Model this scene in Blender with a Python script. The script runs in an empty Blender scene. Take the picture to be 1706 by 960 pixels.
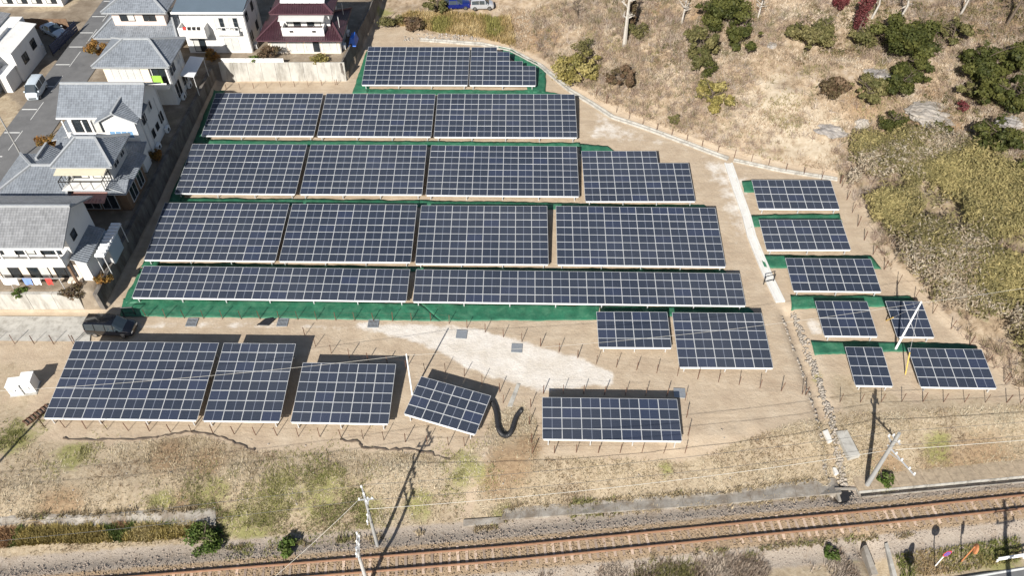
import bpy, bmesh, math, random
import numpy as np
from mathutils import Vector, Matrix
R = math.radians
random.seed(7); np.random.seed(7)
S = bpy.context.scene
C = S.collection
# ------------------------------------------------------------ camera, sky, sun, exposure
FPX = 1326.0; PITCH = math.atan(FPX / 1275.0); HCAM = 56.5
cam = bpy.data.cameras.new('camera'); camo = bpy.data.objects.new('camera', cam); C.objects.link(camo)
camo.location = (0, 0, HCAM); camo.rotation_euler = (math.pi / 2 - PITCH, 0, 0)
cam.sensor_width = 36; cam.lens = 36 * FPX / 1706.0; cam.clip_start = 0.5; cam.clip_end = 5000
S.camera = camo
SUN_AZ = R(19.5); SUN_EL = R(34.5)          # azimuth of the shadows east of north, elevation of the sun
world = bpy.data.worlds.new('World'); S.world = world; world.use_nodes = True
nt = world.node_tree
sky = nt.nodes.new('ShaderNodeTexSky'); sky.sky_type = 'NISHITA'; sky.sun_disc = False
sky.sun_elevation = SUN_EL; sky.sun_rotation = math.pi + SUN_AZ
sky.air_density = 1.0; sky.dust_density = 1.2
bg = nt.nodes['Background']; nt.links.new(sky.outputs[0], bg.inputs[0]); bg.inputs[1].default_value = 0.055
sl = bpy.data.lights.new('sun', 'SUN'); sl.energy = 5.0; sl.angle = R(0.53); sl.color = (1.0, 0.955, 0.88)
so = bpy.data.objects.new('sun', sl); C.objects.link(so); so.location = (0, 0, 80)
sd = Vector((math.sin(SUN_AZ) * math.cos(SUN_EL), math.cos(SUN_AZ) * math.cos(SUN_EL), -math.sin(SUN_EL)))
so.rotation_euler = sd.to_track_quat('-Z', 'Y').to_euler()
S.view_settings.view_transform = 'Standard'; S.view_settings.look = 'None'
S.view_settings.exposure = 0.68; S.view_settings.gamma = 1.0
S.render.resolution_x = 1024; S.render.resolution_y = 577

# ------------------------------------------------------------ helpers: terrain
def gp(u, v, z=0.0):
    """point of the place at height z seen at photo pixel u, v"""
    a = (u - 853) / FPX; b = (480 - v) / FPX
    d = (a, math.cos(PITCH) + b * math.sin(PITCH), -math.sin(PITCH) + b * math.cos(PITCH))
    t = (HCAM - z) / -d[2]
    return Vector((d[0] * t, d[1] * t, z))
def gp2(u, v, z=0.0):
    q = gp(u, v, z); return (q.x, q.y)
def _lat(ix, iy, seed):
    n = (ix.astype(np.int64) * 374761393 + iy.astype(np.int64) * 668265263 + seed * 1442695041) & 0x7fffffff
    n = ((n ^ (n >> 13)) * 1274126177) & 0x7fffffff
    return ((n ^ (n >> 16)) & 0xffff) / 65535.0
def vn(x, y, sc, seed=0):
    x = np.asarray(x, float) / sc; y = np.asarray(y, float) / sc
    ix = np.floor(x); iy = np.floor(y); fx = x - ix; fy = y - iy
    fx = fx * fx * (3 - 2 * fx); fy = fy * fy * (3 - 2 * fy)
    a = _lat(ix, iy, seed); b = _lat(ix + 1, iy, seed); c = _lat(ix, iy + 1, seed); d = _lat(ix + 1, iy + 1, seed)
    return (a * (1 - fx) + b * fx) * (1 - fy) + (c * (1 - fx) + d * fx) * fy
def fbm(x, y, sc, seed=0, o=3):
    r = 0; a = .5; t = 0
    for k in range(o):
        r = r + a * vn(x, y, sc / 2 ** k, seed + k * 17); t += a; a *= .5
    return r / t
def sstep(a, b, x):
    t = np.clip((np.asarray(x, float) - a) / (b - a), 0, 1); return t * t * (3 - 2 * t)
def dpoly(X, Y, pts):
    """distance to a polyline"""
    X = np.asarray(X, float); Y = np.asarray(Y, float); best = np.full(X.shape, 1e9)
    for (ax, ay), (bx, by) in zip(pts[:-1], pts[1:]):
        dx, dy = bx - ax, by - ay; l = dx * dx + dy * dy + 1e-12
        t = np.clip(((X - ax) * dx + (Y - ay) * dy) / l, 0, 1)
        best = np.minimum(best, (X - ax - t * dx) ** 2 + (Y - ay - t * dy) ** 2)
    return np.sqrt(best)
def inpoly(X, Y, pts):
    X = np.asarray(X, float); Y = np.asarray(Y, float); c = np.zeros(X.shape, bool)
    for (ax, ay), (bx, by) in zip(pts, pts[1:] + pts[:1]):
        if ay == by: continue
        c ^= ((ay > Y) != (by > Y)) & (X < (bx - ax) * (Y - ay) / (by - ay) + ax)
    return c
def sdp(X, Y, pts):
    d = dpoly(X, Y, pts + pts[:1]); return np.where(inpoly(X, Y, pts), d, -d)
LOT = 2.1
LOTP = [(-38.9, 51.3), (-38.6, 92.1), (-21.7, 92.1), (-19.9, 107.3), (-18.6, 130), (-18, 900), (-900, 900), (-900, 51.3)]
HB = [gp2(*q) for q in [(566, -70), (600, -20), (645, 25), (700, 60), (800, 70), (850, 80), (900, 106), (950, 148), (1000, 178), (1080, 210),
      (1150, 236), (1215, 260), (1300, 277), (1402, 295), (1428, 340), (1452, 390), (1484, 450), (1542, 508), (1592, 560), (1655, 612), (1720, 665)]]
HB += [(52, 38), (70, 36), (120, 40), (900, 60)]
HP = HB + [(900, 900), (-16, 900)]
TRK = [gp2(u, v, -.78) for u, v in [(430, 956), (860, 921), (1050, 902), (1280, 878.5), (1476, 860), (1706, 836)]]
def _ext(a, b, L):
    dx, dy = a[0] - b[0], a[1] - b[1]; l = math.hypot(dx, dy); return (a[0] + dx / l * L, a[1] + dy / l * L)
TRK = [_ext(TRK[0], TRK[1], 400), _ext(TRK[0], TRK[1], 30)] + TRK + [_ext(TRK[-1], TRK[-2], 30), _ext(TRK[-1], TRK[-2], 400)]
DITCH = [gp2(*q) for q in [(1312, 520), (1330, 570), (1352, 630), (1372, 690), (1392, 760), (1408, 815)]]
DITCH2 = [gp2(u, v, -1.3) for u, v in [(1440, 910), (1466, 955), (1480, 985)]]
def trk_d(X, Y):
    d = dpoly(X, Y, TRK)
    ty = np.interp(np.asarray(X, float), [p[0] for p in TRK], [p[1] for p in TRK])
    return np.where(np.asarray(Y, float) > ty, d, -d)
def hgt(X, Y):
    X = np.asarray(X, float); Y = np.asarray(Y, float)
    z = 0.10 * (fbm(X, Y, 7, 3) - .5) + 0.05 * (fbm(X, Y, 1.3, 5) - .5)
    td = trk_d(X, Y)
    drop = 1.3 * (1 - sstep(2.4, 8.5, td))
    z = z - drop
    z = z + 0.28 * (1 - sstep(1.3, 2.4, np.abs(td)))
    z = z + (fbm(X, Y, 2.2, 9) - .5) * .35 * sstep(2.6, 4, np.abs(td)) * (1 - sstep(8, 11, td))
    sh = sdp(X, Y, HP)
    s = 0.10 + 0.33 * sstep(-12, 22, X)
    amp = 24.0
    d = np.maximum(sh, 0)
    hz = amp * (1 - np.exp(-d * s / amp)) + (fbm(X, Y, 9, 21) - .5) * np.minimum(d * .28, 3.0) + (fbm(X, Y, 2.5, 23) - .5) * np.minimum(d * .2, 1.1)
    z = z + np.maximum(hz, 0)
    z = z - 0.6 * np.exp(-(dpoly(X, Y, DITCH) / .6) ** 2) - 0.8 * np.exp(-(dpoly(X, Y, DITCH2) / .7) ** 2)
    sl_ = sdp(X, Y, LOTP)
    z = np.where(sl_ > 0, np.maximum(z * .25 + LOT * np.clip(sl_ / .45, 0, 1), 0), z)
    return z
def hz(x, y): return float(hgt(np.array([x]), np.array([y]))[0])
def pix(u, v):
    """where the line of sight of photo pixel u, v meets the terrain"""
    a = gp(u, v, 30.0); b = gp(u, v, -2.5); n = 260
    t = np.linspace(0, 1, n); X = a.x + (b.x - a.x) * t; Y = a.y + (b.y - a.y) * t; Z = 30 + (-32.5) * t
    i = int(np.argmax(Z < hgt(X, Y)));
    if i == 0: return b
    t = np.linspace(t[i - 1], t[i], 30); X = a.x + (b.x - a.x) * t; Y = a.y + (b.y - a.y) * t; Z = 30 - 32.5 * t
    H_ = hgt(X, Y); i = int(np.argmax(Z < H_)); return Vector((X[i], Y[i], H_[i]))
def px2(u, v):
    q = pix(u, v); return (q.x, q.y)

# ------------------------------------------------------------ helpers: materials
def nd(t, n, **k):
    x = t.nodes.new(n)
    for a, b in k.items(): setattr(x, a, b)
    return x
def mat(name, col, rough=.7, metal=0., var=.12, scale=1.5, bump=0., bscale=20., coat=0., spec=.5, stain=None, coords='Object'):
    m = bpy.data.materials.new(name); m.use_nodes = True; t = m.node_tree; b = t.nodes['Principled BSDF']
    b.inputs['Roughness'].default_value = rough; b.inputs['Metallic'].default_value = metal
    b.inputs['Specular IOR Level'].default_value = spec
    if coat: b.inputs['Coat Weight'].default_value = coat; b.inputs['Coat Roughness'].default_value = .05
    tc = nd(t, 'ShaderNodeTexCoord')
    n = nd(t, 'ShaderNodeTexNoise'); n.inputs['Scale'].default_value = scale; n.inputs['Detail'].default_value = 6; n.inputs['Roughness'].default_value = .65
    t.links.new(tc.outputs[coords], n.inputs['Vector'])
    r = nd(t, 'ShaderNodeValToRGB'); r.color_ramp.elements[0].position = .28; r.color_ramp.elements[1].position = .72
    r.color_ramp.elements[0].color = tuple(max(0, c * (1 - var)) for c in col) + (1,)
    r.color_ramp.elements[1].color = tuple(min(1, c * (1 + var)) for c in col) + (1,)
    t.links.new(n.outputs['Fac'], r.inputs['Fac']); out = r.outputs['Color']
    if stain:
        n2 = nd(t, 'ShaderNodeTexNoise'); n2.inputs['Scale'].default_value = stain[1]; n2.inputs['Detail'].default_value = 8; n2.inputs['Roughness'].default_value = .7
        mp = nd(t, 'ShaderNodeMapping'); mp.inputs['Scale'].default_value = stain[4] if len(stain) > 4 else (1, 1, 1)
        t.links.new(tc.outputs[coords], mp.inputs['Vector']); t.links.new(mp.outputs['Vector'], n2.inputs['Vector'])
        mr = nd(t, 'ShaderNodeMapRange'); mr.inputs['From Min'].default_value = stain[2]; mr.inputs['From Max'].default_value = stain[2] + .18
        mr.inputs['To Max'].default_value = stain[3]
        t.links.new(n2.outputs['Fac'], mr.inputs['Value'])
        mx = nd(t, 'ShaderNodeMix', data_type='RGBA'); t.links.new(mr.outputs[0], mx.inputs[0]); t.links.new(out, mx.inputs[6]); mx.inputs[7].default_value = stain[0] + (1,)
        out = mx.outputs[2]
    t.links.new(out, b.inputs['Base Color'])
    if bump:
        n3 = nd(t, 'ShaderNodeTexNoise'); n3.inputs['Scale'].default_value = bscale; n3.inputs['Detail'].default_value = 5
        t.links.new(tc.outputs[coords], n3.inputs['Vector'])
        bp = nd(t, 'ShaderNodeBump'); bp.inputs['Strength'].default_value = 1.0; bp.inputs['Distance'].default_value = bump
        t.links.new(n3.outputs['Fac'], bp.inputs['Height']); t.links.new(bp.outputs['Normal'], b.inputs['Normal'])
    return m
def tint_mat(name, rough=.75, trans=0.):
    m = bpy.data.materials.new(name); m.use_nodes = True; t = m.node_tree; b = t.nodes['Principled BSDF']
    a = nd(t, 'ShaderNodeAttribute', attribute_name='tint'); t.links.new(a.outputs['Color'], b.inputs['Base Color'])
    b.inputs['Roughness'].default_value = rough; b.inputs['Specular IOR Level'].default_value = .25
    if trans:
        tr = nd(t, 'ShaderNodeBsdfTranslucent'); t.links.new(a.outputs['Color'], tr.inputs['Color'])
        ms = nd(t, 'ShaderNodeMixShader'); ms.inputs[0].default_value = trans
        o = t.nodes['Material Output']
        t.links.new(b.outputs[0], ms.inputs[1]); t.links.new(tr.outputs[0], ms.inputs[2]); t.links.new(ms.outputs[0], o.inputs['Surface'])
    return m
M = {}
M['galv'] = mat('galvanised_steel', (.55, .56, .57), .45, .35)
M['rail'] = mat('white_rail', (.78, .78, .77), .45, .1, .05)
M['rust'] = mat('rusty_steel', (.115, .055, .034), .85, 0, .35, 6)
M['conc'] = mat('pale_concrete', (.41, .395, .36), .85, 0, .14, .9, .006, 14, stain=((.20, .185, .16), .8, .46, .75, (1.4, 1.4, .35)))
M['conc_shade'] = mat('shaded_stained_concrete', (.15, .135, .12), .9, 0, .3, 1.0, .012, 7, stain=((.06, .045, .035), .7, .45, .8, (1.5, 1.5, .5)))  # stained concrete with the shade of walls and trench floor in its colour
M['conc_dark'] = mat('weathered_concrete', (.30, .275, .24), .9, 0, .3, 1.2, .012, 9, stain=((.17, .135, .10), .7, .44, .85, (1.0, 1.0, .5)))
M['conc_white'] = mat('new_white_mortar', (.60, .59, .56), .8, 0, .07, 1.5, .006, 12, stain=((.42, .39, .34), 1.2, .55, .6))
M['asphalt'] = mat('worn_asphalt', (.135, .135, .137), .9, 0, .13, .8, .004, 60, stain=((.085, .085, .088), .35, .5, .6))
M['paint_w'] = mat('road_paint', (.62, .62, .60), .7, 0, .12, 3)
M['steel_lid'] = mat('steel_grate', (.34, .36, .38), .5, .5, .12, 8)
M['black'] = mat('black_plastic', (.018, .018, .02), .5, 0, .3, 3)
M['rubber'] = mat('tyre_rubber', (.02, .02, .02), .8)
M['chrome'] = mat('wheel_metal', (.6, .6, .61), .3, .9)
M['white'] = mat('white_enamel', (.78, .79, .79), .4, 0, .03)
M['w_wall'] = mat('white_render', (.70, .69, .67), .85, 0, .04, .8, .004, 25, stain=((.47, .45, .42), .7, .52, .55, (1.5, 1.5, .22)))
M['c_wall'] = mat('cream_render', (.66, .575, .48), .85, 0, .06, .8, .003, 30)
M['p_wall'] = mat('pinkish_render', (.60, .50, .45), .85, 0, .06, .8, .003, 30)
M['g_wall'] = mat('grey_render', (.48, .48, .47), .85, 0, .08, .8)
M['glass'] = mat('window_glass', (.02, .026, .032), .08, 0, .2, 1, spec=.8)
M['curtain'] = mat('curtained_glass', (.50, .50, .48), .18, 0, .12, 2, spec=.8)
M['bluepane'] = mat('blue_shuttered_glass', (.16, .30, .48), .2, 0, .1, 2, spec=.8)
M['frame_d'] = mat('dark_bronze_frame', (.035, .032, .032), .45, .3)
M['frame_w'] = mat('silver_frame', (.62, .62, .62), .4, .3)
M['wood'] = mat('weathered_wood', (.16, .10, .06), .8, 0, .3, 4)
M['beige_metal'] = mat('beige_awning', (.55, .50, .38), .6, 0, .06, 2)
M['pink_metal'] = mat('pinkish_awning_sheet', (.45, .25, .21), .6, 0, .1, 2)
M['bluegrey'] = mat('blue_grey_metal_roof', (.115, .15, .185), .5, .1, .08, .6)
M['shed'] = mat('shed_blue_grey', (.36, .43, .50), .5, .1, .05, 1)
M['navy'] = mat('navy_metal', (.03, .04, .09), .45, .2)
M['poly'] = mat('white_polycarbonate', (.72, .73, .74), .35, 0, .05, 2)
M['pole'] = mat('concrete_pole', (.27, .27, .265), .8, 0, .1, 1.5)
M['porc'] = mat('white_porcelain', (.62, .62, .60), .3, 0, .02)
M['wire_l'] = mat('pale_cable', (.50, .48, .43), .6)
M['wire_d'] = mat('dark_cable', (.09, .09, .09), .7)
M['yellow'] = mat('yellow_guard', (.55, .37, .08), .55)
M['orange'] = mat('orange_paint', (.48, .19, .08), .5)
M['red'] = mat('red_cloth', (.55, .05, .04), .8)
M['signblue'] = mat('sign_blue', (.03, .10, .42), .4, 0, .03)
M['signred'] = mat('sign_red', (.60, .05, .04), .4, 0, .03)
M['cloth_w'] = mat('white_cloth', (.82, .82, .82), .9); M['cloth_b'] = mat('blue_cloth', (.16, .25, .55), .9); M['cloth_o'] = mat('coral_cloth', (.70, .20, .14), .9)
M['lime'] = mat('lime_panel', (.28, .50, .07), .6); M['tarp'] = mat('blue_tarpaulin', (.02, .12, .52), .5, 0, .15, 2)
M['sleeper'] = mat('old_sleeper', (.42, .33, .26), .9, 0, .22, 1.2, .008, 12, stain=((.22, .11, .06), 2.0, .5, .75))
_t = M['sleeper'].node_tree; _b = _t.nodes['Principled BSDF']; _l = _b.inputs['Base Color'].links[0].from_socket; _o = nd(_t, 'ShaderNodeObjectInfo'); _h = nd(_t, 'ShaderNodeHueSaturation'); _m = nd(_t, 'ShaderNodeMapRange'); _m.inputs[3].default_value = .55; _m.inputs[4].default_value = 1.35
_t.links.new(_o.outputs['Random'], _m.inputs[0]); _t.links.new(_m.outputs[0], _h.inputs['Value']); _t.links.new(_l, _h.inputs['Color']); _t.links.new(_h.outputs[0], _b.inputs['Base Color'])
M['railtop'] = mat('rusty_rail', (.27, .15, .09), .6, .2, .2, 2)
M['stone'] = mat('grey_stone', (.30, .265, .225), .9, 0, .3, 1.3, .02, 6)
M['rock'] = mat('grey_rock', (.27, .25, .235), .9, 0, .35, .9, .06, 3, stain=((.40, .36, .31), .8, .5, .7)); M['rock_p'] = mat('pale_rock', (.34, .31, .275), .9, 0, .3, .9, .12, 4, stain=((.20, .165, .13), 1.0, .46, .8)); M['fill'] = mat('dry_backfill', (.36, .285, .20), .95, 0, .3, 2.5, .04, 8)
M['bark'] = mat('dark_bark', (.10, .075, .055), .9, 0, .3, 5); M['bark_p'] = mat('pale_bark', (.40, .37, .33), .9, 0, .2, 4)
M['leaf'] = tint_mat('foliage', .65, .28); M['straw'] = tint_mat('dry_grass', .85, .15)
def paint(name, col): return mat(name, col, .22, 0, .03, 1, coat=1.0, spec=.4)
M['car_black'] = paint('black_car_paint', (.005, .0055, .008)); M['car_white'] = paint('white_car_paint', (.52, .58, .63)); M['car_silver'] = mat('silver_car_paint', (.55, .56, .58), .3, .4, .03, coat=1.0)
M['car_blue'] = paint('blue_car_paint', (.008, .016, .12)); M['carglass'] = mat('car_glass', (.03, .042, .052), .05, 0, .2, 1, spec=.9); M['lamp'] = mat('headlamp_lens', (.75, .78, .80), .1, .2); M['tail'] = mat('tail_lamp', (.35, .01, .01), .2)  # blue paint darkened to carry the shrub's shade
# ------------------------------------------------------------ helpers: meshes and objects
def link(name, me, parent=None, mats=()):
    o = bpy.data.objects.new(name, me); C.objects.link(o)
    if me is not None:
        for m in mats: me.materials.append(m)
    if parent is not None: o.parent = parent
    return o
def tag(o, label, cat, group=None, kind=None):
    if label: o['label'] = label
    if cat: o['category'] = cat
    if group: o['group'] = group
    if kind: o['kind'] = kind
    return o
def thing(name, label, cat, loc=(0, 0, 0), rz=0, group=None):
    o = bpy.data.objects.new(name, None); C.objects.link(o); o.location = loc; o.rotation_euler = (0, 0, rz)
    o.empty_display_size = .3
    return tag(o, label, cat, group)
def root_loc(p):
    while p is not None and p.parent is not None: p = p.parent
    return Vector(p.location) if p is not None else Vector((0, 0, 0))
class MB:
    def __init__(s): s.v = []; s.f = []; s.m = []; s.uv = {}
    def face(s, pts, m=0, uv=None):
        i = len(s.v); s.v += [tuple(p) for p in pts]; s.f.append(list(range(i, i + len(pts)))); s.m.append(m)
        if uv: s.uv[len(s.f) - 1] = uv
        return s
    def hexa(s, b, t, m=0):
        """b, t: four bottom / four top points, counter-clockwise seen from above"""
        i = len(s.v); s.v += [tuple(p) for p in b] + [tuple(p) for p in t]
        for q in ((3, 2, 1, 0), (4, 5, 6, 7), (0, 1, 5, 4), (1, 2, 6, 5), (2, 3, 7, 6), (3, 0, 4, 7)):
            s.f.append([i + k for k in q]); s.m.append(m)
        return s
    def box(s, x0, x1, y0, y1, z0, z1, m=0):
        return s.hexa([(x0, y0, z0), (x1, y0, z0), (x1, y1, z0), (x0, y1, z0)], [(x0, y0, z1), (x1, y0, z1), (x1, y1, z1), (x0, y1, z1)], m)
    def bar(s, a, b, w, h=None, m=0, up=(0, 0, 1)):
        a = Vector(a); b = Vector(b); h = h or w; d = (b - a).normalized(); u = Vector(up)
        if abs(d.dot(u)) > .97: u = Vector((1, 0, 0))
        x = d.cross(u).normalized(); y = x.cross(d).normalized()
        o = [(-1, -1), (1, -1), (1, 1), (-1, 1)]
        i = len(s.v)
        for p in (a, b): s.v += [tuple(p + x * (q[0] * w / 2) + y * (q[1] * h / 2)) for q in o]
        for q in ((0, 1, 2, 3), (7, 6, 5, 4), (4, 5, 1, 0), (5, 6, 2, 1), (6, 7, 3, 2), (7, 4, 0, 3)):
            s.f.append([i + k for k in q]); s.m.append(m)
        return s
    def tube(s, pts, r, n=6, m=0, cap=True):
        pts = [Vector(p) for p in pts]; rr = r if isinstance(r, (list, tuple)) else [r] * len(pts)
        i0 = len(s.v); prev = None
        for k, p in enumerate(pts):
            d = (pts[min(k + 1, len(pts) - 1)] - pts[max(k - 1, 0)]).normalized()
            if prev is None:
                u = Vector((0, 0, 1)) if abs(d.z) < .9 else Vector((1, 0, 0)); x = d.cross(u).normalized()
            else: x = (prev - d * prev.dot(d)).normalized()
            prev = x; y = d.cross(x)
            for j in range(n):
                a = 2 * math.pi * j / n; s.v.append(tuple(p + (x * math.cos(a) + y * math.sin(a)) * rr[k]))
        for k in range(len(pts) - 1):
            for j in range(n):
                a = i0 + k * n + j; b = i0 + k * n + (j + 1) % n; s.f.append([a, b, b + n, a + n]); s.m.append(m)
        if cap:
            s.f.append([i0 + j for j in range(n)][::-1]); s.m.append(m); e = i0 + (len(pts) - 1) * n; s.f.append([e + j for j in range(n)]); s.m.append(m)
        return s
    def build(s, name, mats, parent=None, world=True, smooth=False, fix=True):
        me = bpy.data.meshes.new(name)
        off = root_loc(parent) if (world and parent is not None) else Vector((0, 0, 0))
        me.from_pydata([(v[0] - off.x, v[1] - off.y, v[2] - off.z) for v in s.v], [], s.f)
        mats = mats if isinstance(mats, (list, tuple)) else [mats]
        me.polygons.foreach_set('material_index', s.m)
        if s.uv:
            ul = me.uv_layers.new(name='UVMap')
            for fi, uvs in s.uv.items():
                for li, q in zip(me.polygons[fi].loop_indices, uvs): ul.data[li].uv = q
        if smooth: me.polygons.foreach_set('use_smooth', [True] * len(me.polygons))
        me.update()
        return link(name, me, parent, mats)
def grid_mesh(name, XS, YS, Z, mats):
    nx, ny = len(XS), len(YS); X, Y = np.meshgrid(XS, YS)
    co = np.stack([X.ravel(), Y.ravel(), Z.ravel()], 1).astype(np.float32)
    i = np.arange((ny - 1) * (nx - 1)); a = (i // (nx - 1)) * nx + i % (nx - 1)
    q = np.stack([a, a + 1, a + nx + 1, a + nx], 1)
    return np_mesh(name, co, q, mats)
def np_mesh(name, co, q, mats, tint=None, smooth=False):
    me = bpy.data.meshes.new(name); n = len(co); k = q.shape[1]; f = len(q)
    me.vertices.add(n); me.vertices.foreach_set('co', np.ascontiguousarray(co, dtype=np.float32).ravel())
    me.loops.add(f * k); me.loops.foreach_set('vertex_index', np.ascontiguousarray(q, dtype=np.int32).ravel())
    me.polygons.add(f); me.polygons.foreach_set('loop_start', np.arange(0, f * k, k, dtype=np.int32))
    me.polygons.foreach_set('loop_total', np.full(f, k, dtype=np.int32))
    if smooth: me.polygons.foreach_set('use_smooth', np.ones(f, dtype=bool))
    for m in mats: me.materials.append(m)
    if tint is not None: set_col(me, 'tint', tint)
    me.update(calc_edges=True); me.validate()
    return me
def set_col(me, name, rgb):
    at = me.attributes.new(name, 'FLOAT_COLOR', 'POINT'); a = np.ones((len(rgb), 4), np.float32); a[:, :3] = rgb; at.data.foreach_set('color', a.ravel())
def leaves(cen, size, col, nrm=None, asp=.55, spread=.9, rng=None):
    """rhombic leaf sprays: centres (n,3), sizes (n), colours (n,3) -> verts, quads, tints"""
    rng = rng or np.random; n = len(cen)
    a = rng.normal(size=(n, 3)); a /= np.linalg.norm(a, axis=1)[:, None] + 1e-9
    if nrm is not None:
        w = nrm + spread * rng.normal(size=(n, 3)); w /= np.linalg.norm(w, axis=1)[:, None] + 1e-9
        a = np.cross(w, a); a /= np.linalg.norm(a, axis=1)[:, None] + 1e-9; b = np.cross(w, a)
    else:
        b = rng.normal(size=(n, 3)); b -= a * (a * b).sum(1)[:, None]; b /= np.linalg.norm(b, axis=1)[:, None] + 1e-9
    s = size[:, None]
    v = np.stack([cen - a * s * .5, cen + b * s * asp * .5, cen + a * s * .5, cen - b * s * asp * .5], 1).reshape(-1, 3)
    q = np.arange(n * 4).reshape(-1, 4)
    return v, q, np.repeat(col, 4, axis=0)
def tufts(P, hgt_, col, width=.10, blades=3, lean=.5, rng=np.random):
    """grass tufts at P (n,3): upright triangles"""
    n = len(P); vs = []; cs = []
    for k in range(blades):
        th = rng.uniform(0, 2 * math.pi, n); L = rng.uniform(.1, lean, n) * hgt_; w = width * rng.uniform(.6, 1.3, n)
        d = np.stack([np.cos(th), np.sin(th), np.zeros(n)], 1); e = np.stack([-np.sin(th), np.cos(th), np.zeros(n)], 1)
        off = rng.normal(size=(n, 3)) * [.06, .06, 0]
        top = P + off + d * L[:, None] + np.array([0, 0, 1.]) * (hgt_ * rng.uniform(.6, 1.05, n))[:, None]
        b = P + off - [0, 0, .03]
        vs.append(np.stack([b - e * w[:, None] / 2, b + e * w[:, None] / 2, top], 1)); c = np.clip(col * rng.uniform(.8, 1.2, (n, 1)), 0, 1); cs.append(np.repeat(c[:, None, :], 3, 1))
    v = np.concatenate(vs).reshape(-1, 3); c = np.concatenate(cs).reshape(-1, 3)
    return v, np.arange(len(v)).reshape(-1, 3), c
# ------------------------------------------------------------ the ground: one sheet, fine near, coarse far
def axis(lo, hi, st, far):
    a = list(np.arange(lo, hi + 1e-6, st)); g = st; x = hi
    while x < far: g *= 1.45; x += g; a.append(x)
    g = st; x = lo; pre = []
    while x > -far: g *= 1.45; x -= g; pre.append(x)
    return np.array(pre[::-1] + a)
XS = axis(-64, 66, .42, 1500); YS = axis(19, 128, .42, 1500)
GX, GY = np.meshgrid(XS, YS); GZ = hgt(GX, GY)
gm = grid_mesh('ground', XS, YS, GZ, [])
gx, gy = GX.ravel(), GY.ravel()
def poly_px(pts): return [px2(*q) for q in pts]
def soft(sd, w=1.2): return np.clip(.5 + sd / (2 * w), 0, 1)
td = trk_d(gx, gy); sh = sdp(gx, gy, HP)
BANK = poly_px([(-300, 745), (-60, 735), (40, 728), (100, 736), (170, 742), (330, 726), (430, 752), (560, 752), (700, 756), (762, 772), (802, 742), (822, 690), (872, 672), (893, 700), (900, 765), (1155, 768),
                (1250, 730), (1340, 700), (1400, 688), (1560, 682), (1705, 676), (1900, 690), (1990, 770), (1800, 782), (1420, 822), (840, 868), (690, 893), (380, 912), (-60, 935), (-300, 950)])
dry = soft(sdp(gx, gy, BANK), 1.3)
dry = np.maximum(dry, soft(-2.9 - td, 1.0) * .8)                                 # south of the track
dry = np.maximum(dry, .55 * soft(sdp(gx, gy, poly_px([(-200, 590), (60, 590), (95, 640), (60, 735), (-200, 740)])), 2))
dry = np.maximum(dry, .75 * soft(sdp(gx, gy, poly_px([(0, 130), (45, 185), (10, 230), (-60, 250), (-90, 130)])), 1.5))
dry = np.maximum(dry, .9 * soft(sdp(gx, gy, poly_px([(25, 20), (110, 18), (135, 0), (165, -30), (100, -40), (60, 10)])), 1.5))
dry = np.maximum(dry, .7 * soft(sdp(gx, gy, poly_px([(1385, 610), (1500, 655), (1700, 655), (1700, 700), (1400, 700), (1370, 640)])), 1.5))
WG = poly_px([(600, 540), (700, 541), (790, 548), (880, 572), (960, 596), (1022, 622), (1015, 640), (900, 652), (830, 634), (770, 606), (700, 572), (640, 556)])
wg = soft(sdp(gx, gy, WG), 1.0)
wg = np.maximum(wg, .46 * soft(sdp(gx, gy, poly_px([(150, 531), (750, 536), (800, 552), (760, 566), (500, 552), (150, 553)])), .6))
wg = np.maximum(wg, .50 * soft(sdp(gx, gy, poly_px([(985, 175), (1060, 215), (1215, 268), (1260, 300), (1262, 390), (1215, 420), (1195, 340), (1150, 262), (1100, 246), (970, 236)])), 1.5))
wg = np.maximum(wg, .55 * soft(sdp(gx, gy, poly_px([(1335, 520), (1378, 528), (1382, 560), (1345, 565)])), .7))
pth = soft(.45 - dpoly(gx, gy, [px2(*q) for q in [(815, 735), (806, 762), (795, 800), (783, 830), (775, 862)]]), .5); wg = np.maximum(wg, .5 * pth); dry = dry * (1 - .9 * pth)
hill = soft(sh - .8, 1.0)
pale = soft(sdp(gx, gy, poly_px([(1190, 235), (1230, 150), (1280, 110), (1340, 130), (1400, 200), (1400, 285), (1330, 280)])), 6) * .85
green = np.zeros_like(gx); rb = np.zeros_like(gx)
for u, v, r in [(545, 822, 3), (470, 815, 2.6), (400, 872, 2.2), (610, 850, 2), (775, 785, 2.2), (700, 845, 1.6), (430, 882, 2), (30, 730, 2.5), (120, 760, 2), (270, 835, 1.6), (350, 830, 2.5),
                (1470, 800, 1.0), (1672, 938, 2.2), (1420, 930, 1.2), (1385, 925, 1), (840, 855, 1.2), (1110, 782, 1), (1560, 745, 2), (640, 22, 2), (1655, 790, 1), (1360, 632, .8)]:
    q = pix(u, v); green = np.maximum(green, np.exp(-((gx - q.x) ** 2 + (gy - q.y) ** 2) / r ** 2))
for u, v, r in [(850, 775, 2.6), (825, 800, 2), (880, 745, 1.6), (1580, 785, 3), (1650, 775, 3.5), (1480, 780, 2), (280, 762, 2.2), (345, 770, 2), (100, 850, 2.5), (300, 850, 2), (1590, 890, 1.5), (1180, 35, 4), (1260, 20, 3),
                (1440, 170, 3), (1560, 170, 3), (1500, 210, 3), (1600, 260, 4), (1080, 20, 4), (860, 40, 4), (900, 60, 4), (1680, 20, 5), (1660, 60, 4), (1590, 205, 2)]:
    q = pix(u, v); rb = np.maximum(rb, np.exp(-((gx - q.x) ** 2 + (gy - q.y) ** 2) / r ** 2))
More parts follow.
